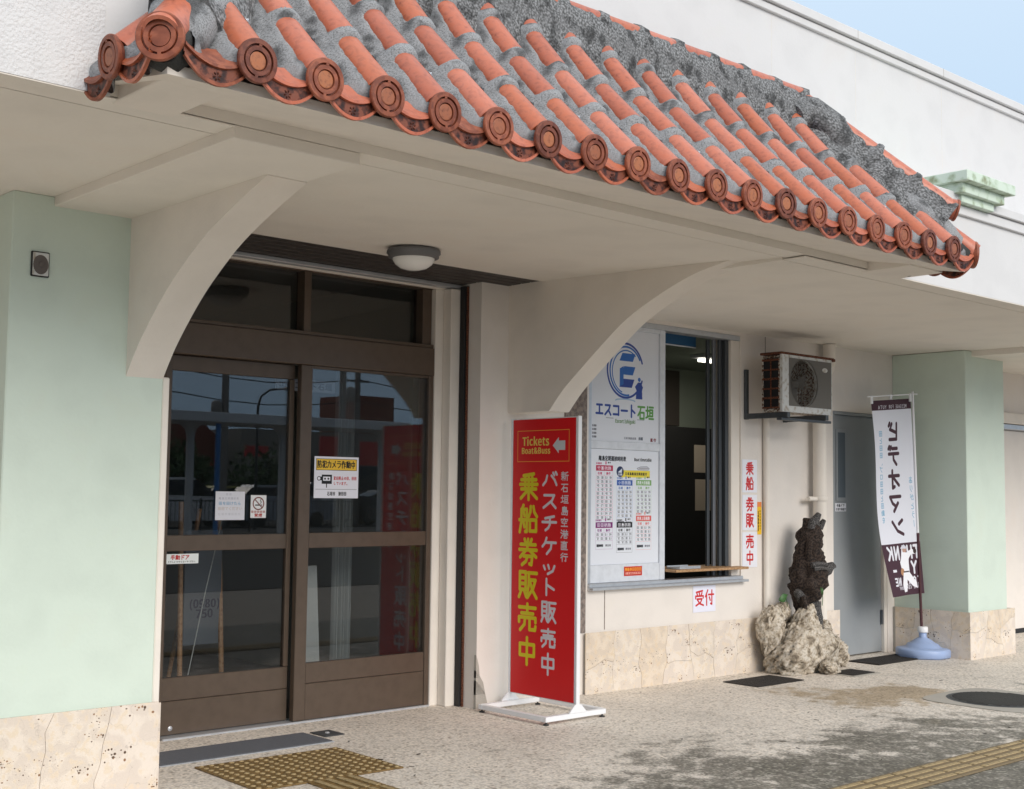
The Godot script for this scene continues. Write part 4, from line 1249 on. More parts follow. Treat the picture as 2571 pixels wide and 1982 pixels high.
# ---------------------------------------------------------------- banner
func make_banner() -> void:
	var b := thing("nobori_banner", "leaning white and maroon vertical banner on a pole with a pale blue water base", "banner", Vector3(11.44, 0, 0.42))
	var o := Vector3(11.44, 0, 0.42)
	var tr := Vector3(11.32, 2.512, 0.40) - o
	var tl := Vector3(10.66, 2.452, 0.355) - o
	var bl := Vector3(10.90, 0.598, 0.40) - o
	var br := Vector3(11.50, 0.612, 0.40) - o
	var s := S()
	s.set_smooth_group(0)
	var nx := 14
	var ny := 40
	var g := []
	for j in ny + 1:
		var row := []
		for i in nx + 1:
			var u := float(i) / nx
			var v := float(j) / ny
			var p := tl.lerp(tr, u).lerp(bl.lerp(br, u), v)
			p.x -= 0.075 * sin(PI * v) * (1.0 - u * 0.75)
			p.z += 0.022 * sin(v * 7.0 + u * 3.0) * (1.0 - u) + 0.014 * sin(u * 5.0 + v * 2.0)
			row.append(p)
		g.append(row)
	for j in ny:
		for i in nx:
			var q := [[j, i], [j + 1, i], [j + 1, i + 1], [j, i + 1]]
			for k in [0, 2, 1, 0, 3, 2]:
				s.set_uv(Vector2(float(q[k][1]) / nx, float(q[k][0]) / ny))
				s.add_vertex(g[q[k][0]][q[k][1]])
	var m := mat("banner_print", Color.WHITE, 0.75)
	m.albedo_texture = ImageTexture.create_from_image(banner_image())
	m.texture_repeat = false
	m.backlight_enabled = true
	m.backlight = Color(0.25, 0.25, 0.25)
	obj("flag", s, m, b)
	mat("pole_maroon", lin(0.07, 0.02, 0.025), 0.4)
	var foot := Vector3(0.0, 0.20, -0.01)
	var top := Vector3(11.335, 2.58, 0.40) - o
	obj("pole", tube(S(), [foot, foot.lerp(top, 0.2), foot.lerp(top, 0.42)], [0.014], 10), M.pole_maroon, b)
	obj("pole", tube(S(), [foot.lerp(top, 0.42), top], [0.011], 10), M.white_paint, b)
	obj("cross_bar", tube(S(), [tl + Vector3(-0.06, 0.035, 0), tr + Vector3(0.10, 0.05, 0)], [0.0065], 8), M.white_paint, b)
	for u in [0.02, 0.48, 0.96]:
		var c := tl.lerp(tr, u)
		obj("loop", cbox(S(), c.x - 0.016, c.x + 0.016, c.y - 0.03, c.y + 0.05, c.z - 0.009, c.z + 0.009, 0.003), M.white_paint, b)
	# moulded base: low octagonal foot, dome and collar
	var bs := S()
	var y0 := 0.002
	lathe(bs, [Vector2(0.0001, 0.07), Vector2(0.05, y0 + 0.028), Vector2(0.17, y0 + 0.02), Vector2(0.245, y0), Vector2(0.258, y0 + 0.012), Vector2(0.258, 0.075), Vector2(0.248, 0.088), Vector2(0.20, 0.092), Vector2(0.165, 0.105), Vector2(0.145, 0.132), Vector2(0.12, 0.140), Vector2(0.085, 0.165), Vector2(0.058, 0.182), Vector2(0.038, 0.190), Vector2(0.036, 0.235)], 8, Transform3D(Basis(Vector3.UP, 0.39), Vector3.ZERO))
	obj("water_base", bs, M.plastic_blue, b)
	obj("collar", lathe(S(), [Vector2(0.036, 0.236), Vector2(0.048, 0.238), Vector2(0.050, 0.245), Vector2(0.050, 0.285), Vector2(0.044, 0.293), Vector2(0.015, 0.295)], 20, Transform3D.IDENTITY), M.white_paint, b)

# ---------------------------------------------------------------- rocks and driftwood
func blob(at: Vector3, size: Vector3, sd: int, rough: float) -> SurfaceTool:
	# angular boulder: soft intersection of random planes, then pitted
	var s := S()
	s.set_smooth_group(0)
	var r := RandomNumberGenerator.new()
	r.seed = sd
	var planes := []
	for k in 15:
		planes.append([Vector3(r.randfn(), r.randfn() * 0.9, r.randfn()).normalized(), r.randf_range(0.70, 1.02)])
	var n := noise(sd, 1.3, 2)
	var n2 := noise(sd + 50, 4.5, 4)
	var pits := noise(sd + 90, 6.0, 2)
	var nu := 72
	var nv := 46
	var g := []
	for j in nv + 1:
		var row := []
		for i in nu:
			var th := PI * j / nv
			var ph := TAU * i / nu
			var v := Vector3(sin(th) * cos(ph), cos(th), sin(th) * sin(ph))
			var acc := exp(-9.0 * 1.12)
			for q in planes:
				var c: float = v.dot(q[0])
				if c > 0.05: acc += exp(-9.0 * q[1] / c)
			var rad := -log(acc) / 9.0 + 0.16
			rad *= 1.0 + rough * 0.5 * n.get_noise_3dv(v) + rough * 0.34 * n2.get_noise_3dv(v)
			rad -= rough * 1.1 * maxf(0.0, pits.get_noise_3dv(v) - 0.18)
			var p := at + v * size * rad
			p.y = maxf(p.y, 0.002)
			p.z = maxf(p.z, 0.042)
			row.append(p)
		g.append(row)
	for j in nv:
		for i in nu:
			var i2 := (i + 1) % nu
			if j > 0: tri(s, g[j][i], g[j][i2], g[j + 1][i2])
			if j < nv - 1: tri(s, g[j][i], g[j + 1][i2], g[j + 1][i])
	return s

func make_rocks() -> void:
	var gq := "coral rocks around the driftwood"
	tag(obj("coral_rock", blob(Vector3(9.60, 0.17, 0.27), Vector3(0.36, 0.24, 0.21), 4, 0.34), M.coral), "largest pitted coral rock with dark holes in front of the driftwood", "rock", gq)
	tag(obj("coral_rock", blob(Vector3(9.67, 0.37, 0.29), Vector3(0.15, 0.21, 0.13), 14, 0.3), M.coral), "pale upright coral block on top of the largest rock", "rock", gq)
	tag(obj("coral_rock", blob(Vector3(9.33, 0.375, 0.15), Vector3(0.135, 0.19, 0.10), 21, 0.25), M.coral), "flat brownish coral rock leaning on the wall at the left of the pile", "rock", gq)
	tag(obj("coral_rock", blob(Vector3(9.54, 0.51, 0.14), Vector3(0.10, 0.10, 0.08), 33, 0.4), M.coral), "small bright coral lump wedged behind the left of the pile", "rock", gq)
	tag(obj("coral_rock", blob(Vector3(9.93, 0.15, 0.34), Vector3(0.11, 0.18, 0.11), 45, 0.45), M.coral), "light coral rock at the right foot of the largest rock", "rock", gq)
	tag(obj("coral_rock", blob(Vector3(10.00, 0.30, 0.20), Vector3(0.16, 0.12, 0.10), 57, 0.6), M.coral), "jagged darker coral rock right of the driftwood foot", "rock", gq)
	tag(obj("coral_rock", blob(Vector3(10.13, 0.13, 0.30), Vector3(0.11, 0.15, 0.10), 68, 0.5), M.coral), "low coral rock at the right end of the pile by the service door", "rock", gq)
	tag(obj("coral_rock", blob(Vector3(9.70, 0.045, 0.52), Vector3(0.11, 0.06, 0.08), 79, 0.35), M.coral), "small loose coral stone lying on the pavement before the pile", "rock", gq)
	tag(obj("coral_rock", blob(Vector3(9.98, 0.43, 0.19), Vector3(0.055, 0.075, 0.05), 91, 0.6), M.coral), "small brown coral knob on top of the right rocks", "rock", gq)
	# driftwood trunk
	var d := thing("driftwood_trunk", "dark upright driftwood trunk standing among the coral rocks", "driftwood", Vector3(9.80, 0, 0.24))
	var s := S()
	var path := []
	var rad := []
	for q in [[-0.02, 0.12, 0.05], [-0.03, 0.30, 0.06], [-0.065, 0.46, 0.075], [-0.06, 0.58, 0.088], [-0.045, 0.68, 0.125], [-0.015, 0.79, 0.160], [0.005, 0.89, 0.150], [-0.01, 0.97, 0.128], [0.0, 1.04, 0.126], [0.015, 1.12, 0.118], [0.035, 1.20, 0.100], [0.05, 1.28, 0.086], [0.065, 1.335, 0.070]]:
		path.append(Vector3(q[0], q[1], 0.0))
		rad.append(q[2])
	var curve := []
	var rr := []
	for k in path.size() - 1:
		for t in 5:
			curve.append(path[k].lerp(path[k + 1], t / 5.0))
			rr.append(lerpf(rad[k], rad[k + 1], t / 5.0))
	tube(s, curve, rr, 44, 0.52, 7.0)
	obj("trunk", s, M.driftwood, d)
	for q in [[Vector3(0.10, 0.80, 0.08), 0.05, 0.10], [Vector3(-0.075, 1.06, 0.06), 0.05, 0.12], [Vector3(-0.02, 0.82, 0.12), 0.055, 0.09]]:
		obj("knot", tube(S(), [q[0] - Vector3(0.02, q[2], 0), q[0] - Vector3(0, q[2] * 0.5, -0.01), q[0], q[0] + Vector3(0.01, q[2] * 0.6, 0), q[0] + Vector3(0.02, q[2], -0.02)], [q[1] * 0.3, q[1] * 0.85, q[1], q[1] * 0.8, q[1] * 0.3], 14, 0.9, 9.0), M.driftwood_grey if q[1] > 0.07 and q[0].x > 0 else M.driftwood, d)
	for q in [[Vector3(0.03, 1.29, 0.04), Vector3(0.10, 1.385, 0.05), 0.045], [Vector3(0.10, 1.26, 0.05), Vector3(0.14, 1.33, 0.08), 0.03], [Vector3(-0.02, 1.26, 0.05), Vector3(-0.03, 1.35, 0.06), 0.035]]:
		obj("broken_tip", tube(S(), [q[0], q[0].lerp(q[1], 0.5), q[1]], [q[2], q[2] * 0.8, q[2] * 0.45], 10, 0.9, 22.0), M.driftwood_grey, d)
	for q in [[Vector3(0.10, 0.86, 0.08), Vector3(0.24, 0.925, 0.10), 0.05], [Vector3(-0.10, 0.93, 0.10), Vector3(0.06, 0.935, 0.155), 0.028], [Vector3(-0.09, 0.90, 0.12), Vector3(0.04, 0.90, 0.175), 0.024]]:
		obj("broken_branch", tube(S(), [q[0], q[0].lerp(q[1], 0.5) + Vector3(0, 0.008, 0), q[1]], [q[2], q[2] * 0.9, q[2] * 0.6], 10, 0.9, 20.0), M.driftwood_grey, d)
	for q in [[Vector3(-0.08, 0.60, 0.0), Vector3(-0.20, 0.68, 0.03), Vector3(-0.225, 0.705, 0.03), 0.045], [Vector3(-0.05, 0.56, 0.05), Vector3(-0.13, 0.48, 0.08), Vector3(-0.18, 0.66, 0.06), 0.04], [Vector3(0.02, 0.60, 0.03), Vector3(0.07, 0.44, 0.05), Vector3(0.10, 0.24, 0.06), 0.05], [Vector3(0.06, 0.56, 0.0), Vector3(0.12, 0.42, 0.02), Vector3(0.13, 0.26, 0.02), 0.035], [Vector3(-0.02, 0.60, 0.08), Vector3(-0.02, 0.46, 0.11), Vector3(0.0, 0.36, 0.10), 0.05]]:
		obj("root", tube(S(), [q[0], q[0].lerp(q[1], 0.5), q[1], q[1].lerp(q[2], 0.5), q[2]], [q[3], q[3] * 0.95, q[3] * 0.85, q[3] * 0.75, q[3] * 0.55], 10, 0.7, 18.0), M.driftwood_grey if q[3] > 0.044 else M.driftwood, d)
	# young leaves
	mat("leaf_green", lin(0.05, 0.13, 0.035), 0.5)
	for q in [[Vector3(9.46, 0.655, 0.20), "rounded green leaf sprouting left of the driftwood foot", 0.062, 0.3], [Vector3(9.69, 0.71, 0.44), "small green leaf against the driftwood roots", 0.035, 1.9]]:
		var lf := thing("sprout_leaf", q[1], "leaf", q[0], "young leaves at the driftwood")
		var ls := S()
		ls.set_smooth_group(0)
		var prev := []
		for k in 9:
			var t := k / 8.0
			var wd: float = q[2] * 0.62 * sin(PI * clampf(t * 0.94 + 0.03, 0, 1))
			var row := [Vector3(-q[2] + 2 * q[2] * t, wd - 0.01, 0.012 * sin(t * 3)), Vector3(-q[2] + 2 * q[2] * t, 0, 0.02 + 0.01 * sin(t * 3)), Vector3(-q[2] + 2 * q[2] * t, -wd - 0.01, 0.012 * sin(t * 3))]
			if k > 0:
				for i in 2:
					quad(ls, prev[i], row[i], row[i + 1], prev[i + 1])
			prev = row
		obj("blade", ls, M.leaf_green, lf).rotation.z = q[3]
		obj("stem", tube(S(), [Vector3(q[2] * 0.8, 0, 0.0), Vector3(q[2] * 1.4, -0.06, -0.01), Vector3(q[2] * 1.6, -0.13, -0.02)], [0.003], 5), M.leaf_green, lf)

# ---------------------------------------------------------------- things set in the pavement
func make_floor_things() -> void:
	# drain grating before the door
	var dg := thing("drain_grating", "long grey metal drain grating before the glass doors", "grating", Vector3(4.04, 0.0, 0.19))
	obj("rim", box(S(), -0.60, 0.565, 0.0015, 0.006, -0.165, 0.18), M.alu, dg)
	for k in 15:
		obj("bar", cbox(S(), -0.592, 0.557, 0.0055, 0.0125, -0.158 + k * 0.0222, -0.158 + k * 0.0222 + 0.0135, 0.002), M.grate, dg)
	for k in 24:
		obj("cross_bar", cbox(S(), -0.588 + k * 0.0492, -0.578 + k * 0.0492, 0.0055, 0.0105, -0.158, 0.168, 0.002), M.grate, dg)
	var fb := thing("floor_lock_plate", "small dark metal plate set in the pavement beside the grating", "plate", Vector3(4.72, 0, 0.12))
	obj("plate", cbox(S(), -0.075, 0.075, 0.0015, 0.007, -0.09, 0.09, 0.003), M.steel_dark, fb)
	obj("bolt", lathe(S(), [Vector2(0.016, 0.007), Vector2(0.012, 0.014), Vector2(0.0001, 0.016)], 12, Transform3D.IDENTITY), M.alu, fb)
	# tactile warning field
	var dots := thing("tactile_warning_paving", "worn yellow dotted tactile paving before the doors", "tactile paving", Vector3(3.575, 0, 0.505))
	dots.rotation.y = -0.035
	var tl := S()
	cbox(tl, 0.002, 0.308, 0.0015, 0.010, 0.002, 0.346, 0.002)
	var dm := S()
	for i in 5:
		for j in 6:
			lathe(dm, [Vector2(0.016, 0.0098), Vector2(0.0135, 0.0135), Vector2(0.008, 0.0150), Vector2(0.0001, 0.0152)], 8, Transform3D(Basis.IDENTITY, Vector3(0.031 + 0.062 * i, 0, 0.029 + 0.058 * j)))
	var tlm := mesh(tl)
	var dmm := mesh(dm)
	for i in 3:
		for j in 2:
			var o := obj("paver", tlm, M.tactile, dots)
			o.position = Vector3(0.310 * i, 0, 0.348 * j)
			obj("dots", dmm, M.tactile_worn, dots).position = o.position
	var bar := S()
	for k in 4:
		cbox(bar, 0.03 + 0.07 * k, 0.062 + 0.07 * k, 0.0095, 0.0155, 0.012, 0.288, 0.003)
	var bt := S()
	cbox(bt, 0.002, 0.298, 0.0015, 0.010, 0.002, 0.298, 0.002)
	var barm := mesh(bar)
	var btm := mesh(bt)
	var gp := thing("tactile_guide_path", "yellow ribbed guide path leading away from the dotted paving", "tactile paving", Vector3(3.855, 0, 1.212))
	gp.rotation.y = -0.03
	for j in 7:
		obj("paver", btm, M.tactile, gp).position = Vector3(0, 0, 0.3 * j)
		obj("ribs", barm, M.tactile_worn, gp).position = Vector3(0, 0, 0.3 * j)
	var gs := thing("tactile_guide_strip", "long ochre ribbed guide strip crossing the dark pavement", "tactile paving", Vector3(4.35, 0, 3.36))
	mat("strip_base", lin(0.21, 0.155, 0.085), 0.7)
	for j in 20:
		var o := obj("paver", btm, M.strip_base, gs)
		o.transform = Transform3D(Basis(Vector3.UP, PI / 2), Vector3(0.3 * j, 0, 0))
		obj("ribs", barm, M.tactile_worn, gs).transform = o.transform
	# pit covers and mats
	tag(obj("pit_cover", cbox(S(), 8.53, 9.17, 0.0015, 0.008, 0.27, 0.63, 0.003), M.mat_brown), "dark brown square pit cover below the ticket window", "cover")
	var c2 := thing("pit_cover", "dark pit cover in a pale concrete rim right before the coral rocks", "cover", Vector3(9.88, 0, 0.62))
	obj("rim", box(S(), -0.20, 0.22, 0.0015, 0.005, -0.16, 0.17), M.concrete, c2)
	obj("plate", cbox(S(), -0.16, 0.18, 0.0045, 0.011, -0.12, 0.13, 0.003), M.mat_brown, c2)
	tag(obj("door_mat", cbox(S(), 10.53, 11.38, 0.0015, 0.012, 0.17, 0.50, 0.004), M.mat_brown), "dark door mat lying at the grey service door", "mat")
	# manhole
	var mh := thing("manhole_cover", "round dark iron manhole cover in a pale concrete surround", "manhole cover", Vector3(9.50, 0, 2.17))
	var ring := PackedVector2Array()
	for k in 48:
		var a := TAU * k / 48.0
		var r := 0.52 * pow(pow(absf(cos(a)), 5.0) + pow(absf(sin(a)), 5.0), -0.2) * 0.94
		ring.append(Vector2(cos(a) * r, sin(a) * r * 0.92))
	obj("surround", prism(S(), ring, 1, 0.0015, 0.006), M.concrete, mh)
	obj("rim", lathe(S(), [Vector2(0.0001, 0.008), Vector2(0.375, 0.008), Vector2(0.385, 0.0055)], 48, Transform3D.IDENTITY, false), M.steel_dark, mh)
	var iron := tri3(mat("iron", lin(0.06, 0.06, 0.062), 0.5, 0.3), 0.3)
	obj("cover", lathe(S(), [Vector2(0.0001, 0.0115), Vector2(0.352, 0.0115), Vector2(0.358, 0.0075)], 48, Transform3D.IDENTITY, false), iron, mh)
	var rib := S()
	for k in 19:
		var x := -0.324 + k * 0.036
		var hz := sqrt(maxf(0.335 * 0.335 - x * x, 0.0))
		cbox(rib, x - 0.009, x + 0.009, 0.011, 0.0155, -hz, hz, 0.002)
	obj("ribs", rib, iron, mh)
	# bits of litter
	var lm := mat("litter", lin(0.05, 0.04, 0.03), 0.9)
	var lt := S()
	for k in 60:
		var p := Vector3(rng.randf_range(3.3, 11.0), 0.0025, rng.randf_range(0.05, 2.9))
		var t := Transform3D(Basis(Vector3.UP, rng.randf() * TAU), p)
		var l := rng.randf_range(0.006, 0.02)
		var q := rng.randf_range(0.002, 0.006)
		quad(lt, t * Vector3(-l, 0, -q), t * Vector3(-l, 0.002, q), t * Vector3(l, 0.003, q), t * Vector3(l, 0.001, -q))
	var lo := tag(obj("leaf_litter", lt, lm), "tiny dark leaf bits scattered on the pavement", "litter")
	lo.set_meta("kind", "stuff")

# ---------------------------------------------------------------- printed notices
func card(called: String, im: Image, c: Vector3, right: Vector3, up: Vector3, w: float, h: float, thick: float, parent: Node = self) -> MeshInstance3D:
	# thin printed sheet: its front carries the picture, its body is plain paper
	var n := right.cross(up)
	var f := S()
	var a := [Vector3(-w / 2, h / 2, thick / 2), Vector3(-w / 2, -h / 2, thick / 2), Vector3(w / 2, -h / 2, thick / 2), Vector3(w / 2, h / 2, thick / 2)]
	var uv := [Vector2(0, 0), Vector2(0, 1), Vector2(1, 1), Vector2(1, 0)]
	for k in [0, 2, 1, 0, 3, 2]:
		f.set_uv(uv[k])
		f.add_vertex(a[k])
	f.generate_normals()
	var am := f.commit()
	var b := S()
	var e := 0.0006
	box(b, -w / 2 + e, w / 2 - e, -h / 2 + e, h / 2 - e, -thick / 2, thick / 2 - 0.0003)
	b.generate_normals()
	b.commit(am)
	var m := StandardMaterial3D.new()
	m.resource_name = called + "_print"
	m.albedo_texture = ImageTexture.create_from_image(im)
	m.texture_repeat = false
	m.roughness = 0.4
	am.surface_set_material(0, m)
	am.surface_set_material(1, M.paper)
	var o := MeshInstance3D.new()
	o.name = called
	o.mesh = am
	parent.add_child(o, true)
	o.transform = Transform3D(Basis(right, up, n), c)
	return o

func make_notices() -> void:
	var red := Color(0.80, 0.13, 0.13)
	var white := Color(0.93, 0.93, 0.96)
	var gq := "red lettered sheets beside the ticket window"
	# three sheets on the wall
	for q in [["乗船", 1.7165, 0.30, "top sheet of the red lettered column right of the ticket window"], ["券販", 1.394, 0.32, "middle sheet of the red lettered column right of the ticket window"], ["売中", 1.0645, 0.317, "bottom sheet of the red lettered column right of the ticket window"]]:
		var im := canvas(140, 200, white)
		glyph(im, q[0][0], 34, 12, 74, 82, 10.0, red)
		glyph(im, q[0][1], 34, 104, 74, 82, 10.0, red)
		tag(card("wall_notice", im, Vector3(9.252, q[1], 0.003), Vector3.RIGHT, Vector3.UP, 0.214, q[2] - 0.008, 0.002), q[3], "notice", gq)
	var uk := canvas(200, 150, Color(0.92, 0.92, 0.97))
	glyph(uk, "受", 16, 24, 80, 92, 10.0, red)
	glyph(uk, "付", 104, 24, 80, 92, 10.0, red)
	tag(card("wall_notice", uk, Vector3(8.622, 0.664, 0.003), Vector3.RIGHT, Vector3.UP, 0.30, 0.222, 0.002), "white sheet with two red characters below the ticket window sill", "notice", gq)
	var yl := canvas(60, 200, Color(0.95, 0.76, 0.15))
	yl.fill_rect(Rect2i(0, 0, 60, 30), Color(0.93, 0.55, 0.3))
	writev(yl, "石垣港離島定", 8, 56, 14, 18, 21, 3.2, Color(0.12, 0.1, 0.05))
	writev(yl, "時刻表運航直行", 36, 50, 10, 14, 18, 1.8, Color(0.3, 0.25, 0.05))
	tag(card("yellow_label", yl, Vector3(9.392, 1.342, 0.003), Vector3.RIGHT, Vector3.UP, 0.062, 0.29, 0.002), "narrow yellow label between the red lettered sheets and the conduit pipe", "label")
	var ds := canvas(160, 66, white)
	writeh(ds, "手動ドア", 20, 6, 26, 26, 30, 3.5, Color(0.15, 0.15, 0.18))
	writeh(ds, "石垣市港直行", 8, 38, 22, 22, 25, 3.0, Color(0.15, 0.15, 0.18))
	tag(card("door_label", ds, Vector3(10.735, 1.44, -0.0335), Vector3.RIGHT, Vector3.UP, 0.185, 0.078, 0.002), "small white label on the grey service door below its window", "label")
	# security camera notice on the right leaf
	var cm := canvas(460, 380, Color(0.92, 0.92, 0.95))
	var ink := Color(0.07, 0.06, 0.06)
	cm.fill_rect(Rect2i(18, 20, 424, 106), ink)
	cm.fill_rect(Rect2i(22, 24, 416, 98), Color(0.93, 0.76, 0.22))
	writeh(cm, "防犯カメラ作動中", 30, 36, 46, 70, 50, 8.0, ink)
	cm.fill_rect(Rect2i(78, 166, 104, 84), ink)
	cm.fill_rect(Rect2i(92, 184, 74, 38), white)
	dot(cm, Vector2(112, 203), 9.0, ink)
	dot(cm, Vector2(146, 203), 9.0, ink)
	cm.fill_rect(Rect2i(52, 184, 28, 34), ink)
	dot(cm, Vector2(50, 201), 20.0, ink)
	dot(cm, Vector2(50, 201), 14.0, white)
	cm.fill_rect(Rect2i(124, 250, 9, 34), ink)
	writeh(cm, "犯罪防止の為、録画", 200, 180, 24, 34, 27, 4.0, Color(0.75, 0.15, 0.15))
	writeh(cm, "しています。", 200, 228, 24, 32, 27, 3.6, Color(0.75, 0.15, 0.15))
	cm.fill_rect(Rect2i(16, 298, 428, 3), Color(0.3, 0.3, 0.3))
	writeh(cm, "石垣市 港湾課", 136, 320, 26, 38, 29, 4.5, ink)
	tag(card("security_camera_notice", cm, Vector3(5.055, 1.633, -0.329), Vector3.RIGHT, Vector3.UP, 0.366, 0.284, 0.003), "white notice with yellow head and camera drawing on the right door pane", "notice")
	# left leaf: faded sheet, no-smoking sticker, manual door sticker
	var fs := canvas(240, 230, Color(0.86, 0.86, 0.89))
	writeh(fs, "案内", 84, 14, 18, 18, 26, 1.6, Color(0.70, 0.70, 0.74))
	writeh(fs, "離島定期運航表", 26, 46, 20, 20, 24, 1.6, Color(0.70, 0.70, 0.74))
	writeh(fs, "扉を開けたら", 26, 82, 28, 28, 31, 3.0, Color(0.42, 0.62, 0.76))
	writeh(fs, "閉めてください", 20, 124, 26, 28, 29, 2.4, Color(0.76, 0.70, 0.66))
	writeh(fs, "石垣市港湾課行", 22, 172, 22, 20, 27, 1.5, Color(0.74, 0.74, 0.77))
	tag(card("door_notice", fs, Vector3(4.275, 1.4365, -0.3975), Vector3.RIGHT, Vector3.UP, 0.215, 0.185, 0.002), "sun faded white sheet taped to the left door pane", "notice")
	var ns := canvas(140, 180, Color(0.90, 0.90, 0.90))
	var brown := Color(0.45, 0.2, 0.16)
	dot(ns, Vector2(70, 66), 52.0, brown)
	dot(ns, Vector2(70, 66), 43.0, Color(0.90, 0.90, 0.90))
	ns.fill_rect(Rect2i(40, 74, 50, 9), ink)
	ns.fill_rect(Rect2i(94, 74, 8, 9), ink)
	stroke(ns, [Vector2(88, 66), Vector2(96, 54), Vector2(86, 44), Vector2(92, 32)], 5.0, ink)
	stroke(ns, [Vector2(38, 34), Vector2(102, 98)], 8.0, brown)
	writeh(ns, "施設内全面", 6, 122, 22, 18, 26, 2.6, Color(0.6, 0.2, 0.15))
	writeh(ns, "禁煙", 36, 144, 32, 30, 36, 4.0, Color(0.65, 0.16, 0.12))
	tag(card("no_smoking_sticker", ns, Vector3(4.486, 1.4315, -0.3975), Vector3.RIGHT, Vector3.UP, 0.118, 0.150, 0.002), "small no smoking sticker on the left door pane", "sticker")
	var td := canvas(300, 80, Color(0.9, 0.92, 0.91))
	writeh(td, "手動ドア", 44, 8, 40, 40, 44, 6.0, Color(0.72, 0.14, 0.14))
	writeh(td, "ドアによりかからないでください", 20, 56, 13, 15, 17, 1.6, Color(0.15, 0.15, 0.15))
	tag(card("manual_door_sticker", td, Vector3(3.945, 1.102, -0.3975), Vector3.RIGHT, Vector3.UP, 0.226, 0.062, 0.002), "long white sticker with red characters at the left edge of the left door pane", "sticker")
	# company plate hanging inside the doors
	var wp := canvas(420, 90, Color(0.62, 0.64, 0.67))
	writeh(wp, "エスコート石垣", 24, 18, 48, 54, 54, 7.0, Color(0.22, 0.24, 0.28))
	var pl := card("hanging_plate", wp, Vector3(5.03, 2.285, -0.70), Vector3.RIGHT, Vector3.UP, 0.50, 0.085, 0.006)
	tag(pl, "pale lettered plate hanging inside behind the top of the doors", "sign")
	# red pennant edge on the wall behind the stand
	var rp := canvas(20, 120, Color(0.72, 0.1, 0.1))
	tag(card("red_strip_sign", rp, Vector3(7.05, 0.905, 0.018), Vector3.RIGHT, Vector3.UP, 0.05, 0.30, 0.004), "narrow red strip sign on the weathered strip behind the stand", "sign")

# ---------------------------------------------------------------- raster print
func canvas(w: int, h: int, c: Color) -> Image:
	var im := Image.create_empty(w, h, false, Image.FORMAT_RGB8)
	im.fill(c)
	return im

func dot(im: Image, c: Vector2, r: float, col: Color) -> void:
	for y in range(maxi(0, int(c.y - r - 1)), mini(im.get_height(), int(c.y + r + 2))):
		for x in range(maxi(0, int(c.x - r - 1)), mini(im.get_width(), int(c.x + r + 2))):
			var a := clampf(r + 0.5 - Vector2(x + 0.5, y + 0.5).distance_to(c), 0, 1)
			if a > 0: im.set_pixel(x, y, im.get_pixel(x, y).lerp(col, a))

func ellipse_ring(im: Image, c: Vector2, r: Vector2, wd: float, a0: float, a1: float, col: Color, n := 60) -> void:
	var pts := []
	for k in n + 1:
		var a := lerpf(a0, a1, float(k) / n)
		pts.append(c + Vector2(cos(a) * r.x, sin(a) * r.y))
	stroke(im, pts, wd, col)

func stroke(im: Image, pts: Array, wd: float, col: Color) -> void:
	var hw := wd * 0.5
	for k in pts.size() - 1:
		var a: Vector2 = pts[k]
		var b: Vector2 = pts[k + 1]
		var d := b - a
		var l2 := maxf(d.length_squared(), 1e-6)
		for y in range(maxi(0, int(minf(a.y, b.y) - hw - 1)), mini(im.get_height(), int(maxf(a.y, b.y) + hw + 2))):
			for x in range(maxi(0, int(minf(a.x, b.x) - hw - 1)), mini(im.get_width(), int(maxf(a.x, b.x) + hw + 2))):
				var p := Vector2(x + 0.5, y + 0.5)
				var t := clampf((p - a).dot(d) / l2, 0.0, 1.0)
				var cov := clampf(hw + 0.5 - p.distance_to(a + d * t), 0.0, 1.0)
				if cov > 0.0: im.set_pixel(x, y, im.get_pixel(x, y).lerp(col, cov))

func fill_poly(im: Image, poly: PackedVector2Array, col: Color) -> void:
	var lo := poly[0]
	var hi := poly[0]
	for p in poly:
		lo = lo.min(p)
		hi = hi.max(p)
	for y in range(maxi(0, int(lo.y)), mini(im.get_height(), int(hi.y) + 1)):
		for x in range(maxi(0, int(lo.x)), mini(im.get_width(), int(hi.x) + 1)):
			if Geometry2D.is_point_in_polygon(Vector2(x + 0.5, y + 0.5), poly): im.set_pixel(x, y, col)

func glyph(im: Image, ch: String, x: float, y: float, w: float, h: float, th: float, col: Color) -> void:
	if ch == " ": return
	var g: Array = GLYPHS.get(ch, GLYPHS["□"])
	for line in g:
		var pts := []
		for k in range(0, line.size(), 2):
			pts.append(Vector2(x + line[k] * w / 100.0, y + line[k + 1] * h / 100.0))
		stroke(im, pts, th, col)

func writeh(im: Image, t: String, x: float, y: float, w: float, h: float, pitch: float, th: float, col: Color) -> void:
	for k in t.length():
		glyph(im, t[k], x + pitch * k, y, w, h, th, col)

func writev(im: Image, t: String, x: float, y: float, w: float, h: float, pitch: float, th: float, col: Color) -> void:
	for k in t.length():
		var c := t[k]
		if c == "ー":
			stroke(im, [Vector2(x + w * 0.5, y + pitch * k + h * 0.08), Vector2(x + w * 0.5, y + pitch * k + h * 0.92)], th, col)
		else:
			glyph(im, c, x, y + pitch * k, w, h, th, col)

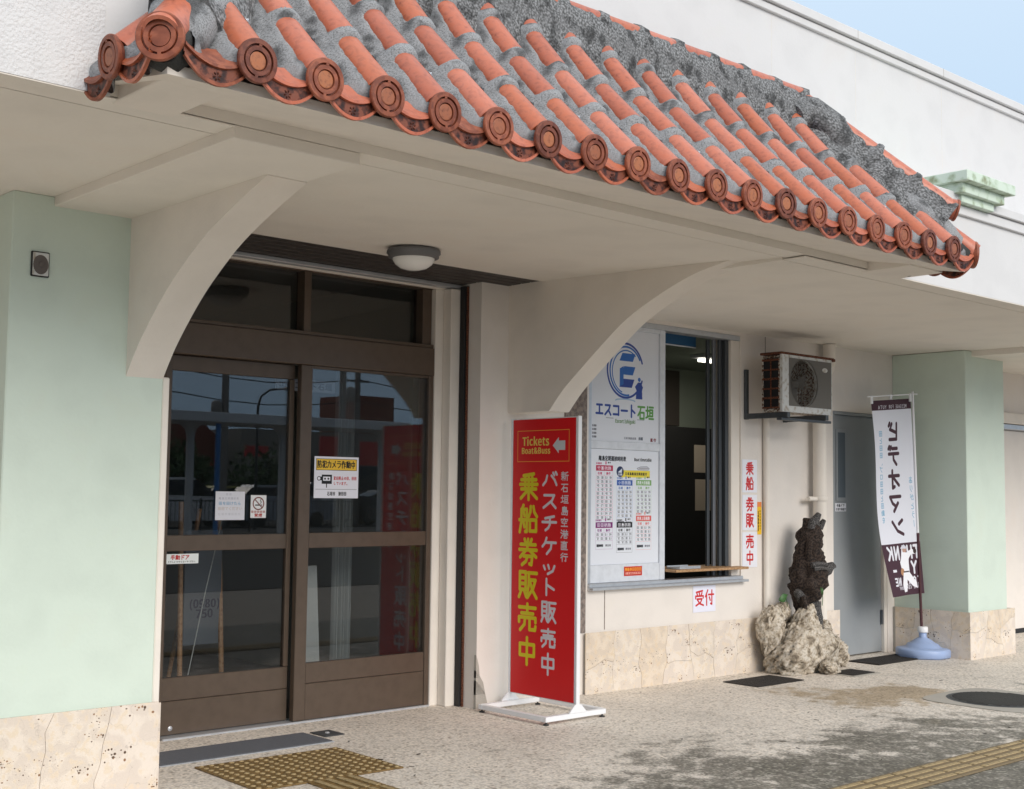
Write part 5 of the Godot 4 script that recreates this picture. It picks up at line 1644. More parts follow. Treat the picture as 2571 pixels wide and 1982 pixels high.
func stand_image() -> Image:
	var w := 430
	var h := 1290
	var im := canvas(w, h, Color(0.86, 0.06, 0.09))
	var yel := Color(0.86, 0.80, 0.10)
	var gold := Color(0.93, 0.66, 0.24)
	var wh := Color(0.84, 0.83, 0.85)
	var r := Rect2(w * 0.075, h * 0.042, w * 0.82, h * 0.113)
	stroke(im, [r.position, Vector2(r.end.x, r.position.y), r.end, Vector2(r.position.x, r.end.y), r.position], 3.4, gold)
	var a := [Vector2(0.64, 0.0975), Vector2(0.735, 0.068), Vector2(0.735, 0.0805), Vector2(0.835, 0.0805), Vector2(0.835, 0.1145), Vector2(0.735, 0.1145), Vector2(0.735, 0.127)]
	var ap := PackedVector2Array()
	for p in a: ap.append(Vector2(p.x * w, p.y * h))
	fill_poly(im, ap, Color(0.80, 0.82, 0.83))
	var c1 := "乗船券販売中"
	for k in 6:
		glyph(im, c1[k], w * 0.105, h * (0.192 + 0.1195 * k), w * 0.315, h * 0.106, 17.5, yel)
	var c2 := "バスチケット販売中"
	var v2 := [0.192, 0.266, 0.346, 0.424, 0.505, 0.574, 0.654, 0.753, 0.838]
	var h2 := [0.058, 0.064, 0.061, 0.068, 0.058, 0.064, 0.081, 0.071, 0.081]
	for k in 9:
		glyph(im, c2[k], w * 0.475, h * v2[k], w * 0.245, h * h2[k], 13.0, wh)
	var c3 := "新石垣島空港直行"
	for k in 8:
		glyph(im, c3[k], w * 0.775, h * (0.192 + 0.0411 * k), w * 0.115, h * 0.033, 5.6, wh)
	return im

func poster_image() -> Image:
	var w := 430
	var h := 480
	var im := canvas(w, h, Color(0.88, 0.89, 0.91))
	var blue := Color(0.16, 0.40, 0.72)
	var navy := Color(0.14, 0.25, 0.58)
	var green := Color(0.36, 0.60, 0.24)
	var c := Vector2(w * 0.50, h * 0.365)
	ellipse_ring(im, c, Vector2(112, 116), 9.0, 0.35, 5.95, navy)
	ellipse_ring(im, c + Vector2(4, 2), Vector2(100, 104), 8.0, 1.4, 5.75, blue)
	ellipse_ring(im, c + Vector2(6, 6), Vector2(88, 92), 5.0, 1.9, 5.4, blue)
	# E of three leaning bars
	for q in [[-34, -74, 96, 34], [-22, -18, 84, 36], [-34, 36, 90, 36]]:
		var p := c + Vector2(q[0], q[1])
		fill_poly(im, PackedVector2Array([p + Vector2(14, 0), p + Vector2(q[2], 0), p + Vector2(q[2] - 16, q[3]), p + Vector2(-4, q[3])]), blue if q[1] < 0 else navy)
	fill_poly(im, PackedVector2Array([c + Vector2(-36, -6), c + Vector2(-12, -18), c + Vector2(-12, 60), c + Vector2(-36, 70)]), blue)
	# small figure in a gown
	dot(im, c + Vector2(88, 34), 9.0, blue)
	fill_poly(im, PackedVector2Array([c + Vector2(80, 46), c + Vector2(98, 46), c + Vector2(112, 66), c + Vector2(106, 80), c + Vector2(108, 118), c + Vector2(66, 118), c + Vector2(70, 80), c + Vector2(60, 66)]), navy)
	ellipse_ring(im, Vector2(w * 0.5, h * 0.635), Vector2(60, 7), 5.0, PI, TAU, Color(0.62, 0.72, 0.82))
	writeh(im, "エスコート", 34, h * 0.665, 44, 56, 51, 9.0, navy)
	writeh(im, "石垣", 292, h * 0.660, 50, 64, 54, 8.5, green)
	im.fill_rect(Rect2i(96, int(h * 0.795), 46, 2), Color(0.4, 0.42, 0.45))
	im.fill_rect(Rect2i(290, int(h * 0.795), 46, 2), Color(0.4, 0.42, 0.45))
	for k in 4:
		writeh(im, "石垣港", 12, h * (0.86 + 0.032 * k), 8, 9, 9, 1.3, Color(0.3, 0.3, 0.33))
	writeh(im, "石垣市離島定期", 208, h * 0.955, 10, 10, 11, 1.3, Color(0.45, 0.45, 0.48))
	writeh(im, "航運", 300, h * 0.95, 13, 13, 14, 2.0, Color(0.3, 0.32, 0.36))
	writeh(im, "直行", 376, h * 0.955, 16, 15, 21, 2.6, Color(0.45, 0.16, 0.18))
	return im

func timetable_image() -> Image:
	var w := 520
	var h := 580
	var im := canvas(w, h, Color(0.90, 0.91, 0.94))
	var ink := Color(0.10, 0.10, 0.12)
	writeh(im, "離島定期運航時刻表", 66, 34, 21, 25, 22.6, 3.4, ink)
	fill_poly(im, PackedVector2Array([Vector2(232, 104), Vector2(452, 104), Vector2(452, 140), Vector2(232, 140)]), Color(0.93, 0.85, 0.25))
	dot(im, Vector2(224, 112), 27.0, Color(0.10, 0.16, 0.32))
	fill_poly(im, PackedVector2Array([Vector2(206, 116), Vector2(240, 94), Vector2(236, 118)]), Color(0.88, 0.9, 0.94))
	writeh(im, "石垣島", 208, 120, 10, 12, 11, 1.8, Color(0.9, 0.9, 0.94))
	writeh(im, "石垣島離島定期航直行", 262, 114, 14, 15, 17, 2.0, Color(0.15, 0.14, 0.05))
	fill_poly(im, PackedVector2Array([Vector2(352, 92), Vector2(380, 84), Vector2(430, 82), Vector2(448, 92), Vector2(440, 100), Vector2(360, 100)]), Color(0.8, 0.8, 0.83))
	stroke(im, [Vector2(352, 92), Vector2(380, 84), Vector2(430, 82), Vector2(448, 92), Vector2(440, 100), Vector2(360, 100), Vector2(352, 92)], 1.6, Color(0.3, 0.3, 0.35))
	stroke(im, [Vector2(370, 92), Vector2(440, 91)], 1.6, Color(0.3, 0.3, 0.35))
	var tabs := [["竹富航路", 46, 82, 124, 11, Color(0.72, 0.10, 0.28), 330], ["小浜航路", 200, 154, 118, 7, Color(0.20, 0.36, 0.68), 330], ["西表大原航路", 346, 152, 118, 6, Color(0.50, 0.68, 0.40), 330], ["鳩間航路", 46, 368, 124, 2, Color(0.46, 0.10, 0.42), 490], ["黒島航路", 200, 368, 118, 3, Color(0.07, 0.07, 0.08), 490], ["西表上原航路", 346, 336, 118, 4, Color(0.86, 0.36, 0.32), 490]]
	for t in tabs:
		var x: int = t[1]
		var y: int = t[2]
		var ww: int = t[3]
		var c: Color = t[5]
		writeh(im, "石垣港行", x, y - 14, 9, 9, 11, 1.3, c)
		im.fill_rect(Rect2i(x + int(ww * 0.55), y - 20, 9, 15), c.lerp(Color.WHITE, 0.25))
		writeh(im, "直行", x + int(ww * 0.7), y - 18, 10, 8, 12, 1.2, ink)
		im.fill_rect(Rect2i(x, y, ww, 28), c)
		var n: int = t[0].length()
		writeh(im, t[0], x + 10, y + 5, (ww - 24.0) / n - 2.0, 18, (ww - 20.0) / n, 2.2, Color(0.95, 0.95, 0.97))
		var pale := c.lerp(Color.WHITE, 0.45)
		writeh(im, "石垣", x + 12, y + 34, 15, 13, 17, 1.8, c)
		writeh(im, "島行", x + ww * 0.5 + 12, y + 34, 15, 13, 17, 1.8, c)
		for r in int(t[4]) + 1:
			var yy := y + 52 + r * 20
			im.fill_rect(Rect2i(x, yy, ww, 1), pale)
			if r < int(t[4]):
				for q in 4:
					var xx := x + 8 + q * ww / 4.0
					for dgt in 2:
						digit(im, (r * 7 + q * 3 + dgt * 5) % 10, xx + dgt * 8, yy + 5, 6, 10, Color(0.28, 0.28, 0.30))
		var yb := y + 52 + int(t[4]) * 20
		im.fill_rect(Rect2i(x, yb + 42, ww, 1), pale)
		writeh(im, "運航時刻", x + 8, yb + 18, 11, 13, 12, 2.4, ink)
		writeh(im, "期定表", x + ww * 0.58, yb + 19, 12, 11, 14, 1.5, Color(0.35, 0.35, 0.38))
		for e in [0, 0.5, 1.0]:
			im.fill_rect(Rect2i(x + int((ww - 1) * e), y + 28, 1, yb + (42 if e != 0.5 else 0) - y - 28), pale)
	return im

func digit(im: Image, d: int, x: float, y: float, w: float, h: float, c: Color) -> void:
	const SEG := [119, 36, 93, 109, 46, 107, 123, 37, 127, 111]
	var p := [Vector2(0, 0), Vector2(1, 0), Vector2(0, 0.5), Vector2(1, 0.5), Vector2(0, 1), Vector2(1, 1)]
	var lines := [[0, 1], [0, 2], [1, 3], [2, 3], [2, 4], [3, 5], [4, 5]]
	for k in 7:
		if SEG[d] & (1 << k):
			var a: Vector2 = p[lines[k][0]]
			var b: Vector2 = p[lines[k][1]]
			stroke(im, [Vector2(x + a.x * w, y + a.y * h), Vector2(x + b.x * w, y + b.y * h)], 1.4, c)

func banner_image() -> Image:
	var w := 300
	var h := 900
	var im := canvas(w, h, Color(0.88, 0.885, 0.92))
	var mar := Color(0.26, 0.15, 0.20)
	var pale := Color(0.88, 0.885, 0.91)
	var sky := Color(0.55, 0.70, 0.80)
	im.fill_rect(Rect2i(0, 0, w, 46), mar)
	writeh(im, "MESSAGE FOR YUTA", 34, 24, 11, 17, 14.5, 2.4, pale)
	# drawn as read from the front, then turned: the photograph shows the back
	writev(im, "ビデオマン", 104, 104, 100, 92, 109, 16.0, mar)
	writev(im, "夢と希望、プロ野球と感動を", 248, 140, 22, 28, 33, 3.6, sky)
	writev(im, "ありがとうー", 18, 360, 26, 32, 40, 3.6, sky)
	im.fill_rect(Rect2i(0, int(h * 0.735), w, h), mar)
	writeh(im, "THANK", 10, h * 0.748, 46, 62, 54, 13.0, pale)
	writeh(im, "YU", 40, h * 0.830, 44, 58, 62, 13.0, pale)
	writeh(im, "IOHI NE", 20, h * 0.908, 27, 36, 34, 8.0, pale)
	writeh(im, "GAME CEREMONY", 20, h * 0.953, 12, 15, 15.5, 3.0, pale)
	im.fill_rect(Rect2i(220, int(h * 0.865), 32, 12), pale)
	# plain pale figure of a ball player in mid throw
	var fig := Color(0.93, 0.93, 0.95)
	dot(im, Vector2(128, 690), 17.0, Color(0.72, 0.58, 0.52))
	fill_poly(im, PackedVector2Array([Vector2(110, 680), Vector2(128, 668), Vector2(152, 678), Vector2(160, 686), Vector2(112, 688)]), Color(0.82, 0.82, 0.86))
	fill_poly(im, PackedVector2Array([Vector2(104, 706), Vector2(150, 702), Vector2(160, 724), Vector2(156, 790), Vector2(106, 792), Vector2(100, 740)]), fig)
	fill_poly(im, PackedVector2Array([Vector2(106, 706), Vector2(70, 690), Vector2(48, 700), Vector2(46, 716), Vector2(74, 714), Vector2(104, 738)]), fig)
	dot(im, Vector2(46, 702), 12.0, Color(0.2, 0.14, 0.14))
	fill_poly(im, PackedVector2Array([Vector2(150, 712), Vector2(178, 748), Vector2(168, 790), Vector2(152, 780)]), fig)
	dot(im, Vector2(166, 792), 17.0, Color(0.70, 0.52, 0.38))
	im.fill_rect(Rect2i(106, 790, 50, 6), Color(0.25, 0.2, 0.22))
	fill_poly(im, PackedVector2Array([Vector2(104, 796), Vector2(158, 796), Vector2(176, 852), Vector2(166, 886), Vector2(140, 884), Vector2(128, 830), Vector2(84, 862), Vector2(48, 872), Vector2(52, 844)]), fig)
	im.flip_x()
	return im

const GLYPHS := {
	"□": [[12, 12, 88, 12, 88, 88, 12, 88, 12, 12], [12, 50, 88, 50], [50, 12, 50, 88]],
	"、": [[10, 74, 30, 94]], "。": [[10, 80, 22, 72, 32, 84, 20, 94, 10, 80]],
	"中": [[14, 28, 86, 28, 86, 66, 14, 66, 14, 28], [50, 6, 50, 96]],
	"乗": [[76, 8, 24, 14], [50, 12, 50, 96], [12, 28, 88, 28], [6, 44, 94, 44], [12, 60, 88, 60], [32, 20, 32, 60], [68, 20, 68, 60], [48, 62, 10, 92], [52, 62, 92, 92]],
	"船": [[24, 4, 18, 16], [14, 18, 14, 60, 6, 96], [14, 18, 42, 18, 42, 94, 34, 94], [4, 54, 50, 54], [26, 28, 30, 40], [26, 64, 30, 78], [62, 8, 60, 26, 52, 42], [76, 8, 80, 26, 94, 42], [58, 54, 90, 54, 90, 92, 58, 92, 58, 54]],
	"券": [[32, 8, 38, 20], [68, 8, 62, 20], [12, 26, 88, 26], [6, 44, 94, 44], [50, 8, 46, 40, 10, 70], [56, 44, 92, 68], [28, 66, 72, 66, 68, 94, 58, 92], [48, 66, 40, 84, 20, 96]],
	"販": [[10, 8, 40, 8, 40, 68, 10, 68, 10, 8], [10, 28, 40, 28], [10, 48, 40, 48], [18, 70, 6, 94], [32, 70, 42, 90], [52, 10, 96, 10], [56, 10, 56, 50, 46, 94], [58, 34, 90, 34, 78, 62, 50, 94], [62, 40, 76, 70, 96, 94]],
	"売": [[8, 16, 92, 16], [50, 4, 50, 36], [20, 36, 80, 36], [8, 66, 8, 50, 92, 50, 92, 64], [38, 56, 36, 74, 14, 94], [62, 56, 62, 90, 90, 90, 92, 78]],
	"バ": [[34, 26, 26, 60, 8, 84], [62, 26, 82, 52, 94, 82], [72, 8, 80, 22], [88, 4, 96, 18]],
	"ス": [[16, 18, 80, 18, 66, 48, 12, 88], [58, 54, 90, 88]],
	"チ": [[80, 12, 24, 24], [6, 46, 94, 46], [54, 20, 54, 60, 44, 80, 26, 94]],
	"ケ": [[34, 10, 24, 38, 8, 56], [28, 34, 94, 34], [66, 34, 62, 66, 36, 94]],
	"ッ": [[18, 46, 26, 66], [46, 40, 52, 60], [86, 44, 76, 74, 44, 94]],
	"ト": [[36, 6, 36, 94], [38, 38, 84, 62]],
	"新": [[26, 4, 26, 14], [6, 16, 48, 16], [16, 20, 20, 32], [38, 20, 34, 32], [4, 36, 50, 36], [26, 36, 26, 94], [8, 54, 46, 54], [24, 56, 6, 84], [30, 60, 46, 76], [90, 8, 62, 16], [62, 14, 62, 56, 52, 94], [62, 42, 98, 42], [82, 42, 82, 96]],
	"石": [[8, 14, 92, 14], [46, 14, 34, 44, 8, 72], [34, 52, 84, 52, 84, 92, 34, 92, 34, 52]],
	"垣": [[4, 36, 38, 36], [22, 10, 22, 78], [2, 84, 40, 72], [44, 12, 96, 12], [52, 30, 88, 30, 88, 72, 52, 72, 52, 30], [52, 50, 88, 50], [42, 90, 98, 90]],
	"島": [[48, 4, 40, 14], [24, 14, 76, 14, 76, 38], [24, 14, 24, 50], [24, 26, 76, 26], [24, 38, 76, 38], [24, 50, 94, 50], [24, 62, 90, 62, 86, 94, 74, 94], [16, 72, 16, 90, 62, 90, 62, 72], [39, 68, 39, 88]],
	"空": [[50, 4, 50, 14], [8, 32, 8, 18, 92, 18, 92, 30], [38, 22, 34, 36, 14, 48], [60, 22, 60, 40, 84, 40], [20, 58, 80, 58], [50, 58, 50, 92], [8, 92, 92, 92]],
	"港": [[10, 8, 22, 18], [4, 36, 18, 44], [6, 94, 24, 64], [32, 24, 96, 24], [46, 8, 46, 44], [78, 8, 78, 44], [28, 44, 98, 44], [44, 46, 28, 66], [80, 46, 98, 62], [48, 58, 76, 58, 76, 72, 48, 72], [48, 58, 48, 94, 84, 94, 88, 82]],
	"直": [[8, 14, 92, 14], [50, 4, 46, 28], [30, 28, 78, 28, 78, 76, 30, 76, 30, 28], [30, 44, 78, 44], [30, 60, 78, 60], [12, 32, 12, 92, 94, 92]],
	"行": [[34, 6, 8, 30], [38, 34, 6, 58], [26, 50, 26, 96], [48, 16, 92, 16], [44, 42, 98, 42], [74, 42, 74, 92, 60, 88]],
	"受": [[84, 6, 16, 14], [22, 20, 28, 32], [48, 18, 52, 30], [78, 18, 70, 32], [8, 52, 8, 38, 92, 38, 92, 50], [24, 56, 78, 56, 62, 78, 12, 96], [28, 60, 52, 84, 94, 96]],
	"付": [[32, 4, 6, 44], [20, 36, 20, 96], [40, 32, 98, 32], [78, 6, 78, 92, 64, 88], [50, 48, 60, 68]],
	"エ": [[14, 18, 86, 18], [50, 18, 50, 82], [6, 82, 94, 82]],
	"コ": [[14, 20, 84, 20, 84, 86], [12, 82, 84, 82]],
	"ー": [[8, 50, 92, 50]],
	"防": [[10, 8, 10, 96], [10, 8, 36, 8, 24, 34, 36, 54, 26, 66, 16, 64], [68, 4, 68, 20], [40, 22, 98, 22], [58, 22, 54, 60, 38, 94], [56, 48, 88, 48, 84, 92, 70, 90]],
	"犯": [[40, 6, 10, 30], [14, 10, 36, 40, 36, 76, 26, 94, 18, 88], [34, 48, 6, 76], [52, 12, 88, 12, 88, 48, 76, 46], [52, 12, 52, 90, 92, 90, 94, 76]],
	"カ": [[8, 30, 86, 30, 80, 88, 64, 84], [46, 6, 42, 48, 10, 92]],
	"メ": [[78, 8, 56, 56, 12, 90], [24, 34, 82, 80]],
	"ラ": [[20, 12, 80, 12], [10, 38, 88, 38, 74, 72, 36, 94]],
	"作": [[30, 4, 4, 46], [18, 36, 18, 96], [50, 6, 34, 44], [44, 26, 98, 26], [62, 26, 62, 96], [62, 48, 92, 48], [62, 70, 94, 70]],
	"動": [[46, 6, 10, 14], [4, 24, 56, 24], [28, 14, 28, 86], [10, 34, 50, 34, 50, 60, 10, 60, 10, 34], [10, 47, 50, 47], [6, 72, 54, 72], [2, 88, 56, 84], [60, 30, 96, 30, 92, 92, 78, 88], [78, 8, 74, 50, 56, 92]],
	"手": [[80, 8, 20, 16], [12, 38, 88, 38], [4, 60, 96, 60], [50, 14, 50, 90, 36, 90]],
	"ド": [[36, 6, 36, 94], [38, 38, 80, 62], [66, 10, 74, 26], [84, 6, 92, 20]],
	"ア": [[12, 14, 88, 14, 80, 34, 60, 50], [48, 34, 46, 60, 18, 92]],
	"禁": [[6, 14, 46, 14], [26, 4, 26, 44], [24, 18, 6, 38], [28, 20, 44, 34], [54, 14, 96, 14], [74, 4, 74, 44], [72, 18, 54, 38], [76, 20, 96, 36], [24, 52, 76, 52], [8, 66, 92, 66], [50, 66, 50, 94, 40, 94], [28, 74, 14, 90], [72, 74, 88, 90]],
	"煙": [[22, 6, 22, 48, 4, 94], [6, 30, 12, 46], [40, 28, 30, 48], [24, 54, 40, 84], [46, 10, 98, 10], [52, 24, 92, 24, 92, 46, 52, 46, 52, 24], [64, 10, 64, 46], [80, 10, 80, 46], [52, 62, 92, 62], [72, 46, 72, 88], [44, 90, 98, 90]],
	"ビ": [[22, 8, 22, 86, 86, 86], [82, 36, 22, 54], [66, 8, 74, 22], [84, 4, 92, 18]],
	"デ": [[18, 14, 62, 14], [6, 40, 92, 40], [52, 40, 48, 70, 24, 94], [72, 4, 80, 18], [88, 2, 96, 14]],
	"オ": [[8, 32, 92, 32], [62, 6, 62, 92, 46, 86], [58, 36, 12, 80]],
	"マ": [[8, 18, 90, 18, 72, 50, 48, 66], [30, 50, 66, 90]],
	"ン": [[12, 18, 40, 36], [14, 88, 56, 70, 90, 24]],
	"離": [[24, 2, 24, 14], [4, 16, 46, 16], [8, 24, 8, 44, 42, 44, 42, 24], [16, 26, 34, 40], [34, 26, 16, 40], [4, 94, 4, 56, 46, 56, 46, 92], [26, 44, 16, 78, 36, 74], [62, 6, 52, 32], [56, 24, 56, 96], [56, 26, 96, 26], [56, 48, 92, 48], [56, 70, 92, 70], [56, 92, 98, 92], [76, 8, 76, 92]],
	"定": [[50, 2, 50, 14], [8, 34, 8, 18, 92, 18, 92, 32], [18, 42, 82, 42], [50, 42, 50, 88], [50, 62, 82, 62], [30, 54, 24, 76, 6, 96], [26, 76, 50, 92, 96, 92]],
	"期": [[4, 18, 56, 18], [16, 6, 16, 68], [44, 6, 44, 68], [16, 34, 44, 34], [16, 50, 44, 50], [2, 68, 58, 68], [20, 74, 6, 94], [40, 74, 54, 90], [66, 8, 94, 8, 94, 92, 82, 90], [66, 8, 66, 60, 56, 94], [66, 34, 94, 34], [66, 58, 94, 58]],
	"運": [[8, 10, 20, 20], [4, 42, 20, 42, 20, 74, 4, 92], [20, 80, 44, 92, 98, 92], [34, 20, 34, 10, 94, 10, 94, 18], [36, 24, 92, 24], [42, 34, 86, 34, 86, 60, 42, 60, 42, 34], [42, 47, 86, 47], [32, 72, 96, 72], [64, 14, 64, 86]],
	"航": [[24, 4, 18, 16], [14, 18, 14, 60, 6, 96], [14, 18, 42, 18, 42, 94, 34, 94], [4, 54, 50, 54], [72, 4, 72, 18], [54, 22, 98, 22], [62, 36, 62, 66, 50, 94], [62, 38, 86, 38, 86, 88, 98, 88, 98, 74]],
	"時": [[6, 16, 36, 16, 36, 80, 6, 80, 6, 16], [6, 48, 36, 48], [46, 18, 94, 18], [70, 4, 70, 38], [42, 38, 98, 38], [44, 58, 98, 58], [80, 44, 80, 94, 66, 90], [52, 66, 60, 80]],
	"刻": [[28, 2, 28, 14], [4, 18, 54, 18], [26, 20, 12, 42, 34, 42], [46, 36, 6, 72], [48, 54, 4, 94], [32, 66, 52, 92], [66, 16, 66, 68], [90, 6, 90, 94, 76, 90]],
	"表": [[12, 14, 88, 14], [18, 30, 82, 30], [6, 46, 94, 46], [50, 4, 50, 46], [48, 48, 6, 76], [30, 62, 30, 94, 54, 84], [80, 54, 62, 68], [50, 50, 66, 78, 96, 94]],
	"小": [[50, 6, 50, 92, 36, 88], [24, 34, 8, 68], [74, 34, 92, 66]],
	"大": [[6, 36, 94, 36], [50, 6, 46, 50, 8, 94], [52, 46, 94, 94]],
	"上": [[48, 6, 48, 90], [48, 42, 84, 42], [6, 90, 94, 90]],
	"竹": [[28, 6, 6, 44], [22, 30, 46, 30], [30, 30, 30, 94], [68, 6, 50, 40], [62, 30, 96, 30], [78, 30, 78, 92, 66, 88]],
	"西": [[6, 12, 94, 12], [12, 30, 88, 30, 88, 92, 12, 92, 12, 30], [38, 12, 36, 56, 24, 68], [62, 12, 62, 62, 84, 62]],
	"富": [[50, 2, 50, 12], [8, 28, 8, 14, 92, 14, 92, 26], [24, 30, 76, 30], [30, 38, 70, 38, 70, 50, 30, 50, 30, 38], [18, 58, 82, 58, 82, 94, 18, 94, 18, 58], [18, 76, 82, 76], [50, 58, 50, 94]],
	"路": [[8, 10, 38, 10, 38, 36, 8, 36, 8, 10], [24, 36, 24, 88], [24, 60, 42, 60], [8, 50, 8, 90, 44, 86], [62, 4, 48, 36], [58, 18, 88, 18, 70, 46, 46, 58], [62, 28, 98, 56], [58, 62, 88, 62, 88, 94, 58, 94, 58, 62]],
	"止": [[50, 6, 50, 90], [20, 40, 20, 90], [50, 46, 84, 46], [6, 90, 94, 90]],
	"の": [[52, 22, 44, 70, 26, 80, 12, 60, 24, 34, 52, 20, 82, 34, 86, 60, 60, 90]],
	"し": [[28, 8, 28, 74, 46, 90, 82, 74]], "て": [[8, 20, 92, 18, 56, 40, 46, 66, 72, 92]],
	"い": [[16, 20, 18, 62, 32, 82, 42, 64], [74, 24, 88, 66]],
	"ま": [[14, 24, 86, 24], [18, 46, 82, 46], [52, 6, 52, 80, 34, 92, 16, 80, 34, 68, 88, 90]],
	"す": [[6, 26, 94, 26], [56, 6, 56, 56, 42, 66, 34, 50, 52, 44, 56, 70, 36, 96]],
	"市": [[50, 4, 50, 96], [8, 22, 92, 22], [18, 84, 18, 44, 82, 44, 82, 82, 70, 82]],
	"あ": [[14, 22, 84, 20], [44, 6, 42, 60, 50, 90], [66, 38, 44, 84, 18, 86, 18, 62, 50, 48, 82, 60, 84, 80, 58, 94]],
	"り": [[26, 10, 24, 60], [72, 8, 76, 54, 44, 94]], "が": [[6, 34, 60, 30, 56, 84, 38, 82], [36, 8, 12, 88], [70, 30, 88, 58], [78, 6, 86, 18]],
	"と": [[30, 8, 42, 46], [82, 34, 30, 56, 22, 80, 44, 92, 86, 88]], "う": [[34, 8, 66, 14], [22, 36, 70, 34, 74, 60, 36, 96]],
	"プ": [[10, 22, 78, 22, 68, 60, 26, 92], [88, 6, 96, 14, 88, 20, 82, 12, 88, 6]], "ロ": [[16, 18, 84, 18, 84, 84, 16, 84, 16, 18]],
	"を": [[14, 24, 84, 22], [48, 6, 20, 56, 46, 46, 56, 70], [86, 44, 40, 70, 44, 90, 84, 90]], "く": [[70, 8, 24, 50, 72, 92]], "た": [[8, 24, 60, 20], [38, 6, 12, 92], [54, 46, 90, 44], [50, 70, 58, 88, 94, 86]],
	"さ": [[10, 28, 88, 20], [44, 6, 72, 56, 22, 62, 24, 84, 74, 90]], "け": [[16, 10, 12, 60, 20, 90], [38, 32, 94, 30], [70, 8, 70, 60, 50, 94]], "ら": [[36, 8, 60, 18], [26, 34, 22, 66, 60, 50, 82, 66, 70, 88, 34, 92]],
	"に": [[16, 10, 12, 60, 20, 90], [46, 24, 86, 24], [44, 66, 56, 82, 92, 80]], "よ": [[52, 6, 52, 82, 30, 92, 16, 78, 34, 68, 88, 90], [52, 32, 84, 30]], "か": [[6, 34, 60, 30, 56, 84, 38, 82], [36, 8, 12, 88], [72, 24, 92, 56]], "な": [[8, 24, 50, 22], [34, 6, 14, 52], [66, 20, 90, 34], [64, 42, 64, 84, 44, 92, 34, 78, 60, 70, 90, 90]], "で": [[8, 20, 92, 18, 56, 40, 46, 66, 72, 92], [72, 44, 80, 56], [86, 38, 94, 50]], "だ": [[8, 24, 54, 20], [34, 6, 10, 92], [50, 46, 84, 44], [48, 70, 56, 88, 90, 86], [74, 8, 82, 22], [88, 4, 96, 18]],
	"A": [[10, 96, 50, 6, 90, 96], [26, 66, 74, 66]], "C": [[88, 20, 50, 6, 14, 30, 14, 72, 50, 94, 88, 80]], "E": [[86, 6, 18, 6, 18, 94, 86, 94], [18, 50, 76, 50]], "F": [[86, 6, 18, 6, 18, 94], [18, 48, 74, 48]], "G": [[86, 20, 50, 6, 14, 30, 14, 72, 50, 94, 86, 80, 86, 54, 56, 54]], "H": [[16, 6, 16, 94], [84, 6, 84, 94], [16, 50, 84, 50]], "I": [[50, 6, 50, 94], [28, 6, 72, 6], [28, 94, 72, 94]], "K": [[16, 6, 16, 94], [84, 6, 20, 56], [40, 40, 86, 94]], "M": [[12, 94, 12, 6, 50, 60, 88, 6, 88, 94]], "N": [[16, 94, 16, 6, 84, 94, 84, 6]], "O": [[50, 6, 14, 26, 14, 74, 50, 94, 86, 74, 86, 26, 50, 6]], "R": [[16, 94, 16, 6, 70, 6, 86, 28, 70, 50, 16, 50], [54, 50, 88, 94]], "S": [[84, 18, 50, 6, 16, 24, 30, 44, 72, 56, 84, 76, 50, 94, 14, 82]], "T": [[8, 6, 92, 6], [50, 6, 50, 94]], "U": [[14, 6, 14, 74, 50, 94, 86, 74, 86, 6]], "Y": [[10, 6, 50, 50, 90, 6], [50, 50, 50, 94]],
}

